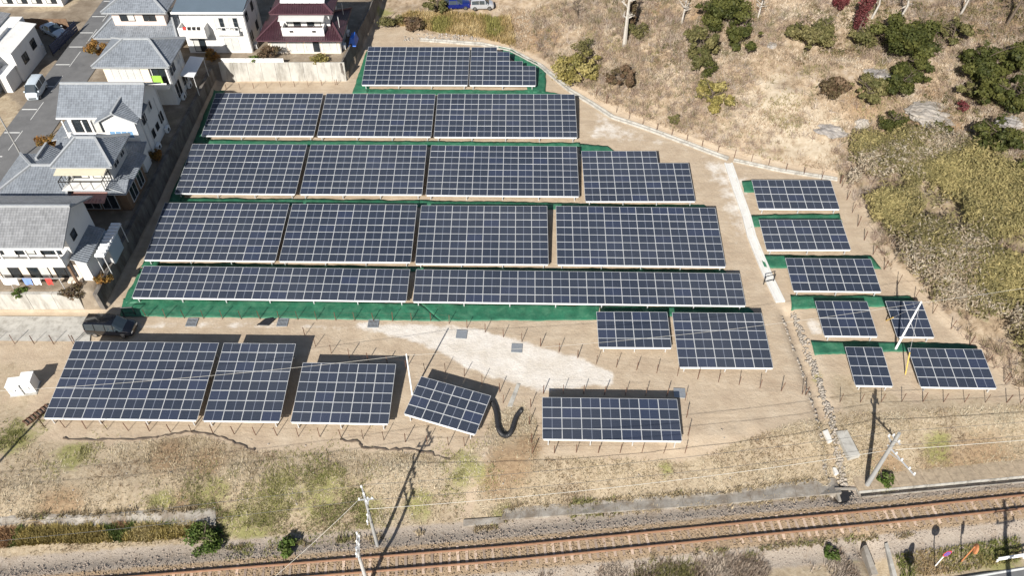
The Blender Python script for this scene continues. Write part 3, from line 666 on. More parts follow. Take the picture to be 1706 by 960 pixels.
ARR = [
 ('eight-by-eight solar array at the left of the topmost row, under the retaining wall', (602.3,141.4),(779.5,141.8),(616.3,77.6),(785,78.5),8,8,None),
 ('solar array with a stepped upper right corner at the right end of the topmost row', (781.5,141.9),(893,142.5),(787.5,78.5),(895.6,78.8),5,8,[2,3,3,4,5,5,5,5]),
 ('left solar array of the second row, nearest the houses below the pale concrete wall', (335.3,226.2),(523,226.7),(362.3,154.8),(541.6,156.2),8,8,None),
 ('middle solar array of the second row from the top', (528,227),(718.3,227.9),(545.3,156.2),(726.7,156.5),8,8,None),
 ('ten-column solar array at the right end of the second row from the top', (722.6,228.3),(962,229.3),(732.4,156.1),(960.3,157.3),10,8,None),
 ('leftmost solar array of the third row from the top', (291,322.3),(492.3,323.6),(324.8,240),(513.4,241),8,8,None),
 ('second solar array from the left in the third row from the top', (499.5,323.9),(703.4,324.4),(520.6,240.6),(712.6,241.9),8,8,None),
 ('ten-column solar array in the third row, left of the notched one', (709.5,325.3),(965.1,327.6),(720.2,242.3),(963.4,243.8),10,8,None),
 ('solar array with a notched upper right corner at the end of the third row', (974.9,335.7),(1158.7,335.7),(972.9,251.5),(1144.6,252),7,8,[5,5,7,7,7,7,7,7]),
 ('leftmost solar array of the fourth row from the top', (239.6,433.4),(459,435.2),(278.6,337.7),(483.5,339.8),8,8,None),
 ('second solar array from the left in the fourth row from the top', (464.6,435.8),(684.6,437.3),(489.5,339.8),(698.3,341.3),8,8,None),
 ('third solar array from the left in the fourth row, before the bare gap', (691.7,439.6),(914,441),(704,341.8),(914,343.9),8,8,None),
 ('ten-column solar array at the right end of the fourth row', (928,441.3),(1209.4,444.9),(928,343.9),(1193.6,346.4),10,8,None),
 ('long four-deep solar array just above the left half of the green strip', (219.8,496.2),(677,502.3),(240.2,442.8),(682.2,449.5),16,4,None),
 ('longest four-deep solar array with nineteen columns, right half of the fifth row', (687.4,502.9),(1242.8,510),(692.4,448.7),(1234,456.5),19,4,None),
 ('small four-by-four solar array at the right end of the wide green strip', (997.3,579.2),(1119.2,580.1),(993.5,519.7),(1113.2,520.3),4,4,None),
 ('five-column six-deep solar array just left of the stony ditch', (1131.6,612.5),(1288.6,613.9),(1120.3,521.2),(1269.8,522.5),5,6,None),
 ('large eight-by-eight solar array in front of the black minivan', (72.7,697.2),(328.5,700.9),(129.4,569),(367.3,571.6),8,8,None),
 ('narrow four-column eight-deep solar array right of the one by the minivan', (337.8,701.7),(466.2,703),(375.2,571.9),(496.6,573.2),4,8,None),
 ('five-column six-deep solar array left of the short white pole', (484,704),(647.4,707),(506.5,604.9),(660.2,606.9),5,6,None),
 ('small solar array turned askew beside the short white pole', (672.8,690),(792.4,725),(703.4,628.2),(819.2,659.4),4,4,None),
 ('seven-column four-deep solar array fenced on its own above the railway bank', (903.7,732.3),(1136.5,735.8),(904.6,662.9),(1129.8,665.2),7,4,None),
 ('topmost small solar array east of the white drain', (1263.5,348),(1399.2,348.8),(1252.4,299.8),(1386,300.7),5,4,None),
 ('second small solar array from the top east of the white drain', (1276.6,416.5),(1418,416.5),(1265.8,366),(1404,366.9),5,4,None),
 ('third small solar array from the top east of the white drain', (1321.3,485),(1468.6,486.5),(1306.7,430.5),(1450.2,431.7),5,4,None),
 ('three-column solar array left of the tall white pole', (1372.9,560.2),(1462.5,561.1),(1356,501.9),(1444.4,502.5),3,4,None),
 ('two-column solar array crossed by the tall white pole', (1494,561.7),(1557,562.6),(1476.5,501.9),(1533.3,502.8),2,4,None),
 ('two-column solar array below the lowest eastern green sheet', (1424.5,642.8),(1488.1,644.2),(1406.4,578.3),(1470,579.2),2,4,None),
 ('four-column solar array at the far lower right beside the yellow guy guard', (1533.3,645.4),(1660.8,647.7),(1509.4,580.6),(1635.4,582.1),4,4,None)]
for q in ARR: array(*q)

# ------------------------------------------------------------ green weed sheets
def sheet_mat():
    m = mat('green_weed_sheet', (.020, .120, .066), .6, 0, .35, .7, .035, 2.2, stain=((.07, .19, .115), 1.1, .47, .65)); return m
M['green'] = sheet_mat()
SH = [
 ('green weed sheet wrapped around the left side and front of the topmost array', [[(611,85),(624,85),(613,156),(587,156)], [(613,149),(900,151),(937,158),(613,159)]]),
 ('green weed sheet with a ragged edge right of the stepped array', [[(828,77),(850,82),(893,106),(862,106)], [(862,104),(893,104),(909,122),(909,153),(880,153)][:3] + [(880,153)], [(880,120),(909,122),(909,155),(880,155)]]),
 ('green weed sheet along the left of the second row and the strip below it', [[(354,152),(374,152),(345,240),(322,240)], [(345,233),(965,238),(968,246),(340,244)]]),
 ('short green weed sheet above the notched array', [[(966,240),(1012,243),(1030,256),(966,256)]]),
 ('green weed sheet along the left of the third row and the strip below it', [[(322,241),(346,241),(302,340),(280,340)], [(302,330),(700,334),(700,346),(300,342)], [(700,334),(1000,340),(1000,351),(700,346)], [(1000,340),(1172,342),(1182,350),(1000,351)]]),
 ('green weed sheet along the left of the fourth row and the strip below it', [[(280,341),(304,341),(262,446),(236,446)], [(262,438),(700,446),(700,455),(262,449)], [(700,446),(1205,450),(1216,464),(700,458)]]),
 ('wide wrinkled green weed sheet strip between the long arrays and the lane', [[(236,447),(262,447),(228,506),(204,506)], [(206,498),(700,506),(735,536),(199,528)], [(700,506),(1000,510),(994,534),(735,536)], [(1000,510),(1248,513),(1258,524),(1000,531)]]),
 ('tiny green weed sheet at the left of the topmost eastern array', [[(1236,302),(1258,301),(1264,321),(1240,322)]]),
 ('green weed sheet above the second eastern array', [[(1248,359),(1398,356),(1404,371),(1252,380)]]),
 ('green weed sheet above the third eastern array', [[(1266,426),(1450,426),(1468,449),(1274,448)]]),
 ('green weed sheet above the arrays crossed by the white pole', [[(1316,492),(1517,494),(1532,510),(1320,517)]]),
 ('lowest eastern green weed sheet with the foot of the white pole', [[(1349,568),(1608,573),(1628,582),(1356,593)]]),
]
for k, (lab, qs) in enumerate(SH):
    qs = [q if len(q) == 4 else q[:3] + [q[-1]] for q in qs]
    o = drape('weed_sheet', [[gp2(*p) for p in q] for q in qs], M['green'], .05 + .004 * (k % 3), .35, .12, seed=40 + k); tag(o, lab, 'weed sheet', 'green weed sheets of the plant')
    so_ = o.modifiers.new('thick', 'SOLIDIFY'); so_.thickness = .015

# ------------------------------------------------------------ post fences
FPM = None
def fence_mesh():
    mb = MB(); mb.box(-.027, .027, -.027, -.016, 0, 1.15); mb.box(-.027, -.016, -.016, .027, 0, 1.15); mb.box(-.04, .0, -.04, .0, 1.0, 1.03)
    me = bpy.data.meshes.new('post'); me.from_pydata(mb.v, [], mb.f); me.materials.append(M['rust']); me.update(); return me
FPM = fence_mesh()
def fence(label, pts, sp=1.8, h=1.15):
    W = [pix(*q) for q in pts]; P = []; acc = 0; carry = 0
    for a, b in zip(W[:-1], W[1:]):
        d = Vector((b.x - a.x, b.y - a.y, 0)); L = d.length; s_ = carry
        while s_ < L: q = a + d * (s_ / L); P.append((q.x, q.y)); s_ += sp
        carry = s_ - L
    P.append((W[-1].x, W[-1].y))
    f = thing('fence', label, 'fence', (P[0][0], P[0][1], hz(*P[0])), 0, 'rusty post fences'); r0 = Vector(f.location); tops = []
    for (x, y) in P:
        z = hz(x, y); inst('post', FPM, f, (x - r0.x, y - r0.y, z - .1 - r0.z), (random.uniform(-.05, .05), random.uniform(-.05, .05), random.uniform(0, 6)), (1, 1, h * random.uniform(.94, 1.06)))
        tops.append((x, y, z))
    mb = MB()
    for hh in (.45, .95): mb.tube([(x, y, z + hh * h) for x, y, z in tops], .004, 3)
    mb.build('wire', M['rust'], f)
    return f
fence('rusty post fence along the south edge of the concrete lane at far left', [(-40, 573), (126, 574)])
fence('rusty post fence behind the arrays from the narrow array to the askew one', [(508, 560), (531, 583), (575, 596), (640, 606), (700, 620), (760, 622), (835, 655), (838, 672)])
fence('rusty post fence in front of the four left arrays above the dry bank', [(74, 712), (168, 716), (290, 721), (442, 726), (598, 731), (774, 745)])
fence('rusty post fence along the wide green strip, bending down past the white gravel', [(245, 530), (735, 536), (827, 559), (912, 581), (995, 607), (1057, 617), (1183, 635), (1342, 659)])
fence('rusty post fence boxed around the seven-column array above the railway', [(887, 757), (1147, 756), (1141, 664), (1107, 661), (907, 655), (880, 684), (887, 757)])
fence('rusty post fence in front of the lowest eastern arrays', [(1399, 671), (1500, 670), (1700, 672)])
fence('rusty post fence curving along the foot of the hill beside the concrete gutter', [(993, 160), (1031, 191), (1085, 216), (1149, 239), (1204, 260), (1260, 272), (1312, 287), (1400, 306)], 2.0)
fence('rusty post fence at the foot of the bamboo slope on the right', [(1402, 312), (1436, 395), (1462, 438), (1500, 480), (1550, 520), (1612, 572), (1675, 640)], 2.2, 1.25)
fence('thin stakes standing along the foot of the pale retaining wall', [(352, 143), (562, 141)], 1.75, .8)
# ------------------------------------------------------------ houses
def tile_mat(name, col, rough=.5, pu=.27, pv=.26, depth=.05, streak=.0):
    m = bpy.data.materials.new(name); m.use_nodes = True; t = m.node_tree; b = t.nodes['Principled BSDF']; b.inputs['Roughness'].default_value = rough
    tc = nd(t, 'ShaderNodeTexCoord'); s = nd(t, 'ShaderNodeSeparateXYZ'); t.links.new(tc.outputs['UV'], s.inputs[0])
    def ma(op, a, c=None):
        x = nd(t, 'ShaderNodeMath', operation=op)
        for i, q in enumerate((a, c)):
            if q is None: continue
            if isinstance(q, (int, float)): x.inputs[i].default_value = q
            else: t.links.new(q, x.inputs[i])
        return x.outputs[0]
    fu = ma('FRACT', ma('DIVIDE', s.outputs[0], pu)); fv = ma('FRACT', ma('DIVIDE', s.outputs[1], pv))
    wave = ma('SINE', ma('MULTIPLY', fu, 2 * math.pi)); h = ma('ADD', ma('MULTIPLY', wave, .5), ma('MULTIPLY', ma('SUBTRACT', 1.0, fv), .8))
    bp = nd(t, 'ShaderNodeBump'); bp.inputs['Distance'].default_value = depth; bp.inputs['Strength'].default_value = .9; t.links.new(h, bp.inputs['Height']); t.links.new(bp.outputs[0], b.inputs['Normal'])
    cell = nd(t, 'ShaderNodeTexWhiteNoise', noise_dimensions='2D'); cb = nd(t, 'ShaderNodeCombineXYZ')
    t.links.new(ma('FLOOR', ma('DIVIDE', s.outputs[0], pu)), cb.inputs[0]); t.links.new(ma('FLOOR', ma('DIVIDE', s.outputs[1], pv)), cb.inputs[1]); t.links.new(cb.outputs[0], cell.inputs['Vector'])
    n = nd(t, 'ShaderNodeTexNoise'); n.inputs['Scale'].default_value = .7; n.inputs['Detail'].default_value = 8; n.inputs['Roughness'].default_value = .75; t.links.new(tc.outputs['Object'], n.inputs['Vector'])
    f = ma('ADD', ma('MULTIPLY', cell.outputs['Value'], .22), ma('MULTIPLY', n.outputs['Fac'], .78))
    r = nd(t, 'ShaderNodeValToRGB'); e = r.color_ramp.elements; e[0].position = .25; e[1].position = .75
    e[0].color = tuple(c * .62 for c in col) + (1,); e[1].color = tuple(min(1, c * 1.22) for c in col) + (1,); t.links.new(f, r.inputs[0])
    dk = nd(t, 'ShaderNodeMix', data_type='RGBA'); g = ma('MAXIMUM', ma('LESS_THAN', fv, .14), ma('MULTIPLY', ma('LESS_THAN', fu, .16), .6)); t.links.new(ma('MULTIPLY', g, .45), dk.inputs[0]); t.links.new(r.outputs[0], dk.inputs[6]); dk.inputs[7].default_value = tuple(c * .35 for c in col) + (1,)
    t.links.new(dk.outputs[2], b.inputs['Base Color'])
    return m
M['tile'] = tile_mat('grey_roof_tile', (.225, .248, .28)); M['tile_l'] = tile_mat('pale_grey_roof_tile', (.265, .27, .28)); M['tile_m'] = tile_mat('maroon_roof_tile', (.055, .024, .032), .4, .3, .28, .07)
M['ridge'] = mat('pale_ridge_tile', (.31, .325, .34), .6, 0, .12, 3); M['ridge_m'] = mat('maroon_ridge_tile', (.085, .04, .05), .5, 0, .15, 3)
M['seam'] = M['bluegrey']
class House:
    def __init__(s, label, x, y, name='house', cat='house'):
        s.o = thing(name, label, cat, (x, y, LOT)); s.roofs = []
    def block(s, x0, x1, y0, y1, z0, z1, m, name='wall'):
        mb = MB(); mb.box(x0, x1, y0, y1, z0, z1); return mb.build(name, m, s.o)
    def tri(s, pts, m, name='gable', th=.12, ax='x'):
        """gable triangle prism"""
        d = Vector((th, 0, 0)) if ax == 'x' else Vector((0, th, 0)); mb = MB(); a = [Vector(p) for p in pts]; b = [p + d for p in a]
        mb.face(a[::-1]); mb.face(b)
        for i in range(len(a)): j = (i + 1) % len(a); mb.face([a[i], a[j], b[j], b[i]])
        return mb.build(name, m, s.o)
    def slope(s, mb, pts, u0, u1, th=.0):
        """roof plane: pts, with eave direction u0->u1 for the tile courses"""
        u0 = Vector(u0); e = (Vector(u1) - u0).normalized(); P = [Vector(p) for p in pts]
        n = (P[1] - P[0]).cross(P[2] - P[0]).normalized(); w = n.cross(e)
        mb.face(P, 0, [((p - u0).dot(e), (p - u0).dot(w)) for p in P])
    def caps(s, roof, segs, m, r=.13):
        for a, b in segs:
            mb = MB(); mb.bar(Vector(a) + Vector((0, 0, .06)), Vector(b) + Vector((0, 0, .06)), r * 1.7, r * 1.6); mb.build('ridge_cap', m, roof)
    def hip(s, x0, x1, y0, y1, ze, zr, m, rm=None, inset=None, ridge='x', th=.16, name='roof', rx=None):
        mb = MB(); dx = (y1 - y0) / 2 if inset is None else inset
        if ridge == 'x':
            ym = (y0 + y1) / 2; A, B = (x0 + dx, ym, zr), (x1 - dx, ym, zr)
            if rx: A, B = (rx[0], ym, zr), (rx[1], ym, zr)
        else:
            xm = (x0 + x1) / 2; A, B = (xm, y0 + dx, zr), (xm, y1 - dx, zr)
        c = [(x0, y0, ze), (x1, y0, ze), (x1, y1, ze), (x0, y1, ze)]
        if ridge == 'x':
            s.slope(mb, [c[0], c[1], B, A], c[0], c[1]); s.slope(mb, [c[1], c[2], B], c[1], c[2]); s.slope(mb, [c[2], c[3], A, B], c[2], c[3]); s.slope(mb, [c[3], c[0], A], c[3], c[0])
            hips = [(c[0], A), (c[3], A), (c[1], B), (c[2], B), (A, B)]
        else:
            s.slope(mb, [c[1], c[2], B, A], c[1], c[2]); s.slope(mb, [c[3], c[0], A, B], c[3], c[0]); s.slope(mb, [c[0], c[1], A], c[0], c[1]); s.slope(mb, [c[2], c[3], B], c[2], c[3])
            hips = [(c[0], A), (c[1], A), (c[2], B), (c[3], B), (A, B)]
        b = [(p[0], p[1], ze - th) for p in c]
        for i in range(4): j = (i + 1) % 4; mb.face([b[i], b[j], c[j], c[i]], 1)
        mb.face(b[::-1], 1)
        o = mb.build(name, [m, M['ridge'] if m is not M['tile_m'] else M['ridge_m']], s.o)
        s.caps(o, hips, rm or M['ridge'])
        return o
    def gable(s, x0, x1, y0, y1, ze, zr, m, rm=None, ridge='x', th=.16, yr=None, zback=None, name='roof'):
        mb = MB()
        if ridge == 'x':
            ym = (y0 + y1) / 2 if yr is None else yr; zb = ze if zback is None else zback
            A, B = (x0, ym, zr), (x1, ym, zr); c = [(x0, y0, ze), (x1, y0, ze), (x1, y1, zb), (x0, y1, zb)]
            s.slope(mb, [c[0], c[1], B, A], c[0], c[1]); s.slope(mb, [c[2], c[3], A, B], c[2], c[3]); ends = [(c[1], c[2], B), (c[3], c[0], A)]
        else:
            xm = (x0 + x1) / 2; A, B = (xm, y0, zr), (xm, y1, zr); c = [(x0, y0, ze), (x1, y0, ze), (x1, y1, ze), (x0, y1, ze)]
            s.slope(mb, [c[1], c[2], B, A], c[1], c[2]); s.slope(mb, [c[3], c[0], A, B], c[3], c[0]); ends = [(c[0], c[1], A), (c[2], c[3], B)]
        D = Vector((0, 0, -th))
        for (p, q, r) in ends:
            p, q, r = map(Vector, (p, q, r)); mb.face([p, r, r + D, p + D], 1); mb.face([r, q, q + D, r + D], 1)
        V = [Vector(p) for p in c]; A, B = Vector(A), Vector(B)
        if ridge == 'x':
            mb.face([V[0] + D, V[1] + D, V[1], V[0]], 1); mb.face([V[2] + D, V[3] + D, V[3], V[2]], 1); mb.face([A + D, B + D, V[1] + D, V[0] + D], 1); mb.face([B + D, A + D, V[3] + D, V[2] + D], 1)
        else:
            mb.face([V[1] + D, V[2] + D, V[2], V[1]], 1); mb.face([V[3] + D, V[0] + D, V[0], V[3]], 1); mb.face([A + D, B + D, V[2] + D, V[1] + D], 1); mb.face([B + D, A + D, V[0] + D, V[3] + D], 1)
        o = mb.build(name, [m, M['ridge'] if m is not M['tile_m'] else M['ridge_m']], s.o); s.caps(o, [(A, B)], rm or M['ridge']); return o
    def shed(s, x0, x1, y0, y1, z00, z10, z11, z01, m, name='roof', th=.12):
        """single plane with corner heights"""
        mb = MB(); c = [(x0, y0, z00), (x1, y0, z10), (x1, y1, z11), (x0, y1, z01)]
        lowx = abs(z00 - z10) > abs(z00 - z01)
        s.slope(mb, c, c[0] if not lowx else c[1], c[1] if not lowx else c[2]); b = [(p[0], p[1], p[2] - th) for p in c]
        for i in range(4): j = (i + 1) % 4; mb.face([b[i], b[j], c[j], c[i]], 1)
        mb.face(b[::-1], 1); return mb.build(name, [m, M['ridge'] if m in (M['tile'], M['tile_l']) else m], s.o)
    def win(s, f, p, a, w, z, h, panes=2, fm=None, gm_=None, depth=.07, name='window'):
        """window on face f ('S','E','W') at plane coordinate p, starting at a along the face, sill height z"""
        fm = fm or M['frame_d']; gl = gm_ or M['glass']; mb = MB(); t = .06; gs = []
        def bx(m_, a0, a1, z0, z1, d0, d1):
            if f == 'S': m_.box(a0, a1, p - d1, p - d0, z0, z1)
            elif f == 'E': m_.box(p + d0, p + d1, a0, a1, z0, z1)
            else: m_.box(p - d1, p - d0, a0, a1, z0, z1)
        bx(mb, a, a + w, z, z + t, .0, depth); bx(mb, a, a + w, z + h - t, z + h, .0, depth)
        for k in range(panes + 1):
            q = a + (w - t) * k / panes; bx(mb, q, q + t, z + t, z + h - t, .0, depth - .005)
        o = mb.build(name, fm, s.o)
        for k in range(panes):
            q0 = a + (w - t) * k / panes + t; q1 = a + (w - t) * (k + 1) / panes; g = MB(); bx(g, q0, q1, z + t, z + h - t, .004, .028)
            g.build('pane', gl[k % len(gl)] if isinstance(gl, (list, tuple)) else gl, o)
        return o
    def rail(s, pts, z, h, m, n=5, name='balcony_rail', r=.035):
        mb = MB()
        for a, b in zip(pts[:-1], pts[1:]):
            a = Vector((a[0], a[1], z)); b = Vector((b[0], b[1], z)); mb.bar(a + Vector((0, 0, h)), b + Vector((0, 0, h)), r * 2)
            for i in range(n + 1): q = a.lerp(b, i / n); mb.bar(q, q + Vector((0, 0, h)), r * 1.3)
        return mb.build(name, m, s.o)
    def part(s, name, m, *boxes):
        mb = MB()
        for b in boxes: mb.box(*b)
        return mb.build(name, m, s.o)
HS = []; E_ = LOT + 5.6; G = M['glass']; Cu = M['curtain']; FD = M['frame_d']; FW = M['frame_w']
# H1: pale gable-roofed house beside the lane
h = House('white two-storey house with pale grey gable roof and laundry, lower left beside the lane', -45, 55)
h.block(-52, -40.9, 53.7, 58.5, LOT - .3, E_ - .15, M['w_wall'])
h.tri([(-40.9, 53.7, E_ - .15), (-40.9, 58.5, E_ - .15), (-40.9, 55.5, E_ + 1.55)], M['w_wall'], th=-.3)
h.gable(-52.6, -40.15, 51.9, 59.2, E_, E_ + 1.8, M['tile_l'], M['ridge'], yr=55.5)
h.part('balcony', M['w_wall'], (-52, -41.2, 52.3, 52.42, LOT + 2.75, LOT + 3.75), (-52, -41.2, 52.42, 53.7, LOT + 2.7, LOT + 2.85), (-41.32, -41.2, 52.42, 53.7, LOT + 2.85, LOT + 3.75))
for x in (-49.6, -46.6, -44.2, -41.4): h.part('balcony_post', M['w_wall'], (x, x + .14, 52.31, 52.43, LOT + 3.75, E_ - .2))
for x, gl in ((-49.2, [Cu, G]), (-46.2, [G, Cu]), (-43.8, [G, G])): h.win('S', 53.7, x, 1.9, LOT + 3.1, 1.9, 2, FD, gl)
h.block(-51.98, -40.92, 53.55, 53.7, LOT, LOT + 2.68, M['c_wall'], 'front_panel')
for x, gl in ((-51.3, [Cu, Cu]), (-48.7, [Cu, G]), (-45.9, [G, Cu]), (-43.4, [G, G])): h.win('S', 53.55, x, 2.0, LOT + .15, 2.3, 2, FD, gl)
h.win('E', -40.9, 54.6, .9, LOT + 3.9, .9, 1)
h.block(-40.9, -39.9, 53.3, 57.4, LOT - .3, LOT + 2.6, M['w_wall'], 'annex'); h.shed(-41.0, -39.55, 53.0, 57.7, LOT + 3.15, LOT + 2.6, LOT + 2.7, LOT + 3.25, M['tile'], 'annex_roof')
h.part('porch', M['c_wall'], (-42.3, -41.0, 52.9, 53.7, LOT - .1, LOT + .25)); h.part('porch_column', M['wood'], (-41.3, -41.1, 52.6, 52.8, LOT, LOT + 2.7))
h.part('gutter', M['white'], (-52.6, -40.2, 51.78, 51.9, E_ - .2, E_ - .08))
# H2
h = House('dark-walled two-storey house with grey hip roofs and a pink-awned balcony', -44, 66)
h.block(-45.2, -40.6, 64.3, 68.5, LOT - .3, E_ - .14, M['g_wall']); h.hip(-46.0, -39.9, 63.6, 69.2, E_, E_ + 1.6, M['tile'], rx=(-43.9, -42.0))
h.block(-51.2, -45.2, 62.6, 68.8, LOT - .3, LOT + 2.9, M['g_wall'], 'wing'); h.hip(-52.6, -44.6, 61.6, 69.4, LOT + 3.0, LOT + 4.4, M['tile'], rx=(-49.2, -45.4), name='wing_roof')
h.gable(-50.8, -48.4, 67.2, 69.9, LOT + 3.05, LOT + 3.95, M['tile'], ridge='y', name='porch_roof')
h.block(-40.6, -39.7, 63.6, 68.6, LOT - .3, LOT + 2.8, M['wood'], 'east_room'); h.shed(-41, -39.1, 62.8, 69.3, LOT + 3.75, LOT + 2.9, LOT + 2.9, LOT + 3.75, M['tile'], 'east_roof')
h.shed(-45.0, -39.12, 62.7, 64.3, LOT + 2.88, LOT + 2.88, LOT + 3.55, LOT + 3.55, M['tile'], 'front_roof')
h.part('balcony_floor', M['w_wall'], (-45.1, -40.8, 62.35, 64.25, LOT + 3.62, LOT + 3.72)); h.rail([(-45.1, 64.2), (-45.1, 62.4), (-40.8, 62.4), (-40.8, 64.2)], LOT + 3.72, 1.0, FD, 4)
h.shed(-45.6, -40.6, 62.9, 64.3, LOT + 5.15, LOT + 5.15, LOT + 5.35, LOT + 5.35, M['beige_metal'], 'balcony_awning', .05)
h.shed(-45.0, -41.0, 61.6, 62.9, LOT + 2.65, LOT + 2.65, LOT + 3.0, LOT + 3.0, M['pink_metal'], 'lower_awning', .05)
for k in range(11): h.part('awning_rib', M['pink_metal'], (-44.95 + k * .38, -44.89 + k * .38, 61.62, 62.2, LOT + 2.66, LOT + 2.83))
h.win('S', 64.3, -44.6, 1.6, LOT + 3.75, 1.35, 2, FD, [G, Cu]); h.win('S', 64.3, -42.6, 1.8, LOT + 3.75, 1.35, 2, FD, [Cu, Cu])
h.win('E', -40.6, 65.2, 1.2, LOT + 4.1, 1.0, 2, FW); h.win('E', -40.6, 67.0, 1.0, LOT + 4.1, 1.0, 2, FW); h.win('E', -39.7, 64.4, 1.6, LOT + .4, 1.9, 2, FW); h.win('E', -39.7, 66.6, 1.4, LOT + .4, 1.9, 2, FW)
h.block(-44.9, -40.65, 63.5, 64.3, LOT - .3, LOT + 2.6, M['wood'], 'front_room'); h.win('S', 63.5, -44.4, 1.7, LOT + .3, 2.0, 2, FW); h.win('S', 63.5, -42.5, 1.7, LOT + .3, 2.0, 2, FW)
# H3
h = House('white two-storey house with a grey cross-gabled tile roof and four blue panes', -44.5, 75.5)
h.block(-48.3, -40.5, 73.0, 79.0, LOT - .3, E_ - .15, M['w_wall']); h.gable(-48.9, -39.75, 72.3, 79.3, E_, E_ + 2.1, M['tile'], yr=75.6)
h.tri([(-40.5, 73.0, E_ - .15), (-40.5, 79.0, E_ - .15), (-40.5, 75.6, E_ + 1.85)], M['w_wall'], th=-.3); h.tri([(-48.3, 73.0, E_ - .15), (-48.3, 79.0, E_ - .15), (-48.3, 75.6, E_ + 1.85)], M['w_wall'], th=.3)
h.block(-43.9, -40.45, 71.75, 73.0, LOT - .3, E_ - .15, M['w_wall'], 'bay'); h.gable(-44.5, -39.9, 71.3, 74.9, E_ - .05, E_ + 1.15, M['tile'], ridge='y', name='bay_roof')
h.tri([(-43.9, 71.75, E_ - .15), (-40.45, 71.75, E_ - .15), (-42.2, 71.75, E_ + .85)], M['w_wall'], th=.2, ax='y')
h.win('S', 71.75, -43.5, 2.6, LOT + 3.35, .95, 4, M['white'], M['bluepane'])
h.part('balcony', M['w_wall'], (-48.3, -43.9, 71.9, 72.02, LOT + 2.9, LOT + 3.9), (-48.3, -43.9, 72.02, 73.0, LOT + 2.8, LOT + 2.95)); 
for x in (-48.28, -46.2): h.part('balcony_post', M['w_wall'], (x, x + .14, 71.91, 72.03, LOT + 3.9, E_ - .2))
h.win('S', 73.0, -47.8, 1.7, LOT + 3.2, 1.9, 2, FD, [G, G]); h.win('S', 73.0, -45.7, 1.6, LOT + 3.2, 1.9, 2, FD, [Cu, G])
h.shed(-49.6, -43.9, 70.6, 72.0, LOT + 2.6, LOT + 2.6, LOT + 3.2, LOT + 3.2, M['tile'], 'lower_roof'); h.block(-48.9, -44.2, 71.2, 73.0, LOT - .3, LOT + 2.55, M['w_wall'], 'lower_room')
h.shed(-50.6, -48.2, 72.3, 78.0, LOT + 2.6, LOT + 3.3, LOT + 3.3, LOT + 2.6, M['tile'], 'side_roof'); h.block(-50.1, -48.3, 72.7, 77.6, LOT - .3, LOT + 2.55, M['w_wall'], 'side_room')
h.win('E', -40.5, 73.6, 1.0, LOT + 3.7, 1.1, 2); h.win('E', -40.5, 75.6, 1.1, LOT + 3.9, 1.1, 2, FW, [Cu, G]); h.win('E', -40.5, 74.6, .7, LOT + 1.2, 1.0, 1); h.win('E', -40.5, 75.9, .8, LOT + 1.3, .8, 1); h.win('E', -40.5, 77.4, .9, LOT + 1.3, 1.2, 2)
h.shed(-43.5, -39.8, 69.6, 71.6, LOT + 2.5, LOT + 2.5, LOT + 3.0, LOT + 3.0, M['tile'], 'east_porch_roof'); h.block(-43.2, -40.2, 70.0, 71.7, LOT - .3, LOT + 2.45, M['w_wall'], 'east_porch')
h.part('gutter', M['white'], (-48.9, -44.4, 72.2, 72.3, E_ - .18, E_ - .06))
HS.append((h, (-40.5, 73.0, 79.0, 0, E_ - .2)))
# H4
h = House('cream two-storey house with grey hip roof and a lime panel on its balcony', -44, 86)
h.block(-47.9, -40.6, 83.3, 88.5, LOT - .3, E_ - .15, M['w_wall']); h.hip(-48.8, -39.8, 82.5, 89.3, E_, E_ + 1.7, M['tile'], rx=(-45.7, -42.7))
h.block(-47.88, -42.6, 83.02, 83.31, LOT + 3.3, E_ - .16, M['c_wall'], 'front_panel'); h.win('S', 83.02, -47.0, 3.4, LOT + 3.6, 1.6, 4, FW, Cu)
h.part('balcony', M['w_wall'], (-47.9, -40.7, 82.3, 82.42, LOT + 2.75, LOT + 3.55), (-47.9, -40.7, 82.42, 83.3, LOT + 2.65, LOT + 2.8)); h.win('S', 83.3, -42.4, 1.6, LOT + 2.9, 2.2, 2, FD)
h.part('balcony_screen', M['lime'], (-42.2, -41.1, 82.45, 82.5, LOT + 3.5, LOT + 4.5))
h.shed(-48.6, -44.8, 81.2, 82.6, LOT + 2.3, LOT + 2.3, LOT + 2.9, LOT + 2.9, M['tile'], 'lower_roof'); h.block(-47.9, -45.2, 81.8, 83.3, LOT - .3, LOT + 2.25, M['w_wall'], 'lower_room')
h.win('E', -40.6, 84.1, 1.5, LOT + 3.5, 1.4, 3); h.win('E', -40.6, 86.6, 1.2, LOT + 3.6, 1.3, 2, FW, Cu); h.win('E', -40.6, 84.0, 1.4, LOT + .5, 1.8, 2); h.win('E', -40.6, 86.5, 1.3, LOT + .7, 1.4, 2)
HS.append((h, (-40.6, 83.3, 88.5, 0, E_ - .2)))
# H5
h = House('pinkish two-storey house with grey hip roofs at the top left', -48, 99)
h.block(-51.6, -44.9, 96.4, 102, LOT - .3, E_ - .15, M['p_wall']); h.hip(-52.4, -44.1, 95.6, 102.8, E_, E_ + 1.9, M['tile'])
h.block(-52.6, -44.4, 95.9, 102.4, LOT - .3, LOT + 2.6, M['p_wall'], 'ground_floor'); h.hip(-54.0, -43.2, 94.4, 103.4, LOT + 2.75, LOT + 4.4, M['tile'], name='lower_roof', rx=(-51.5, -45.0))
h.win('S', 96.4, -50.6, 1.9, LOT + 4.1, 1.2, 2, FD, [G, Cu]); h.win('S', 96.4, -47.6, 1.6, LOT + 4.1, 1.2, 2, FD, [G, G]); h.win('E', -44.9, 97.5, 1.6, LOT + 4.1, 1.2, 2, FW, [G, Cu])
for k in range(5): h.win('S', 95.9, -52.3 + k * 1.6, 1.2, LOT + .5, 1.9, 2, FW, Cu)
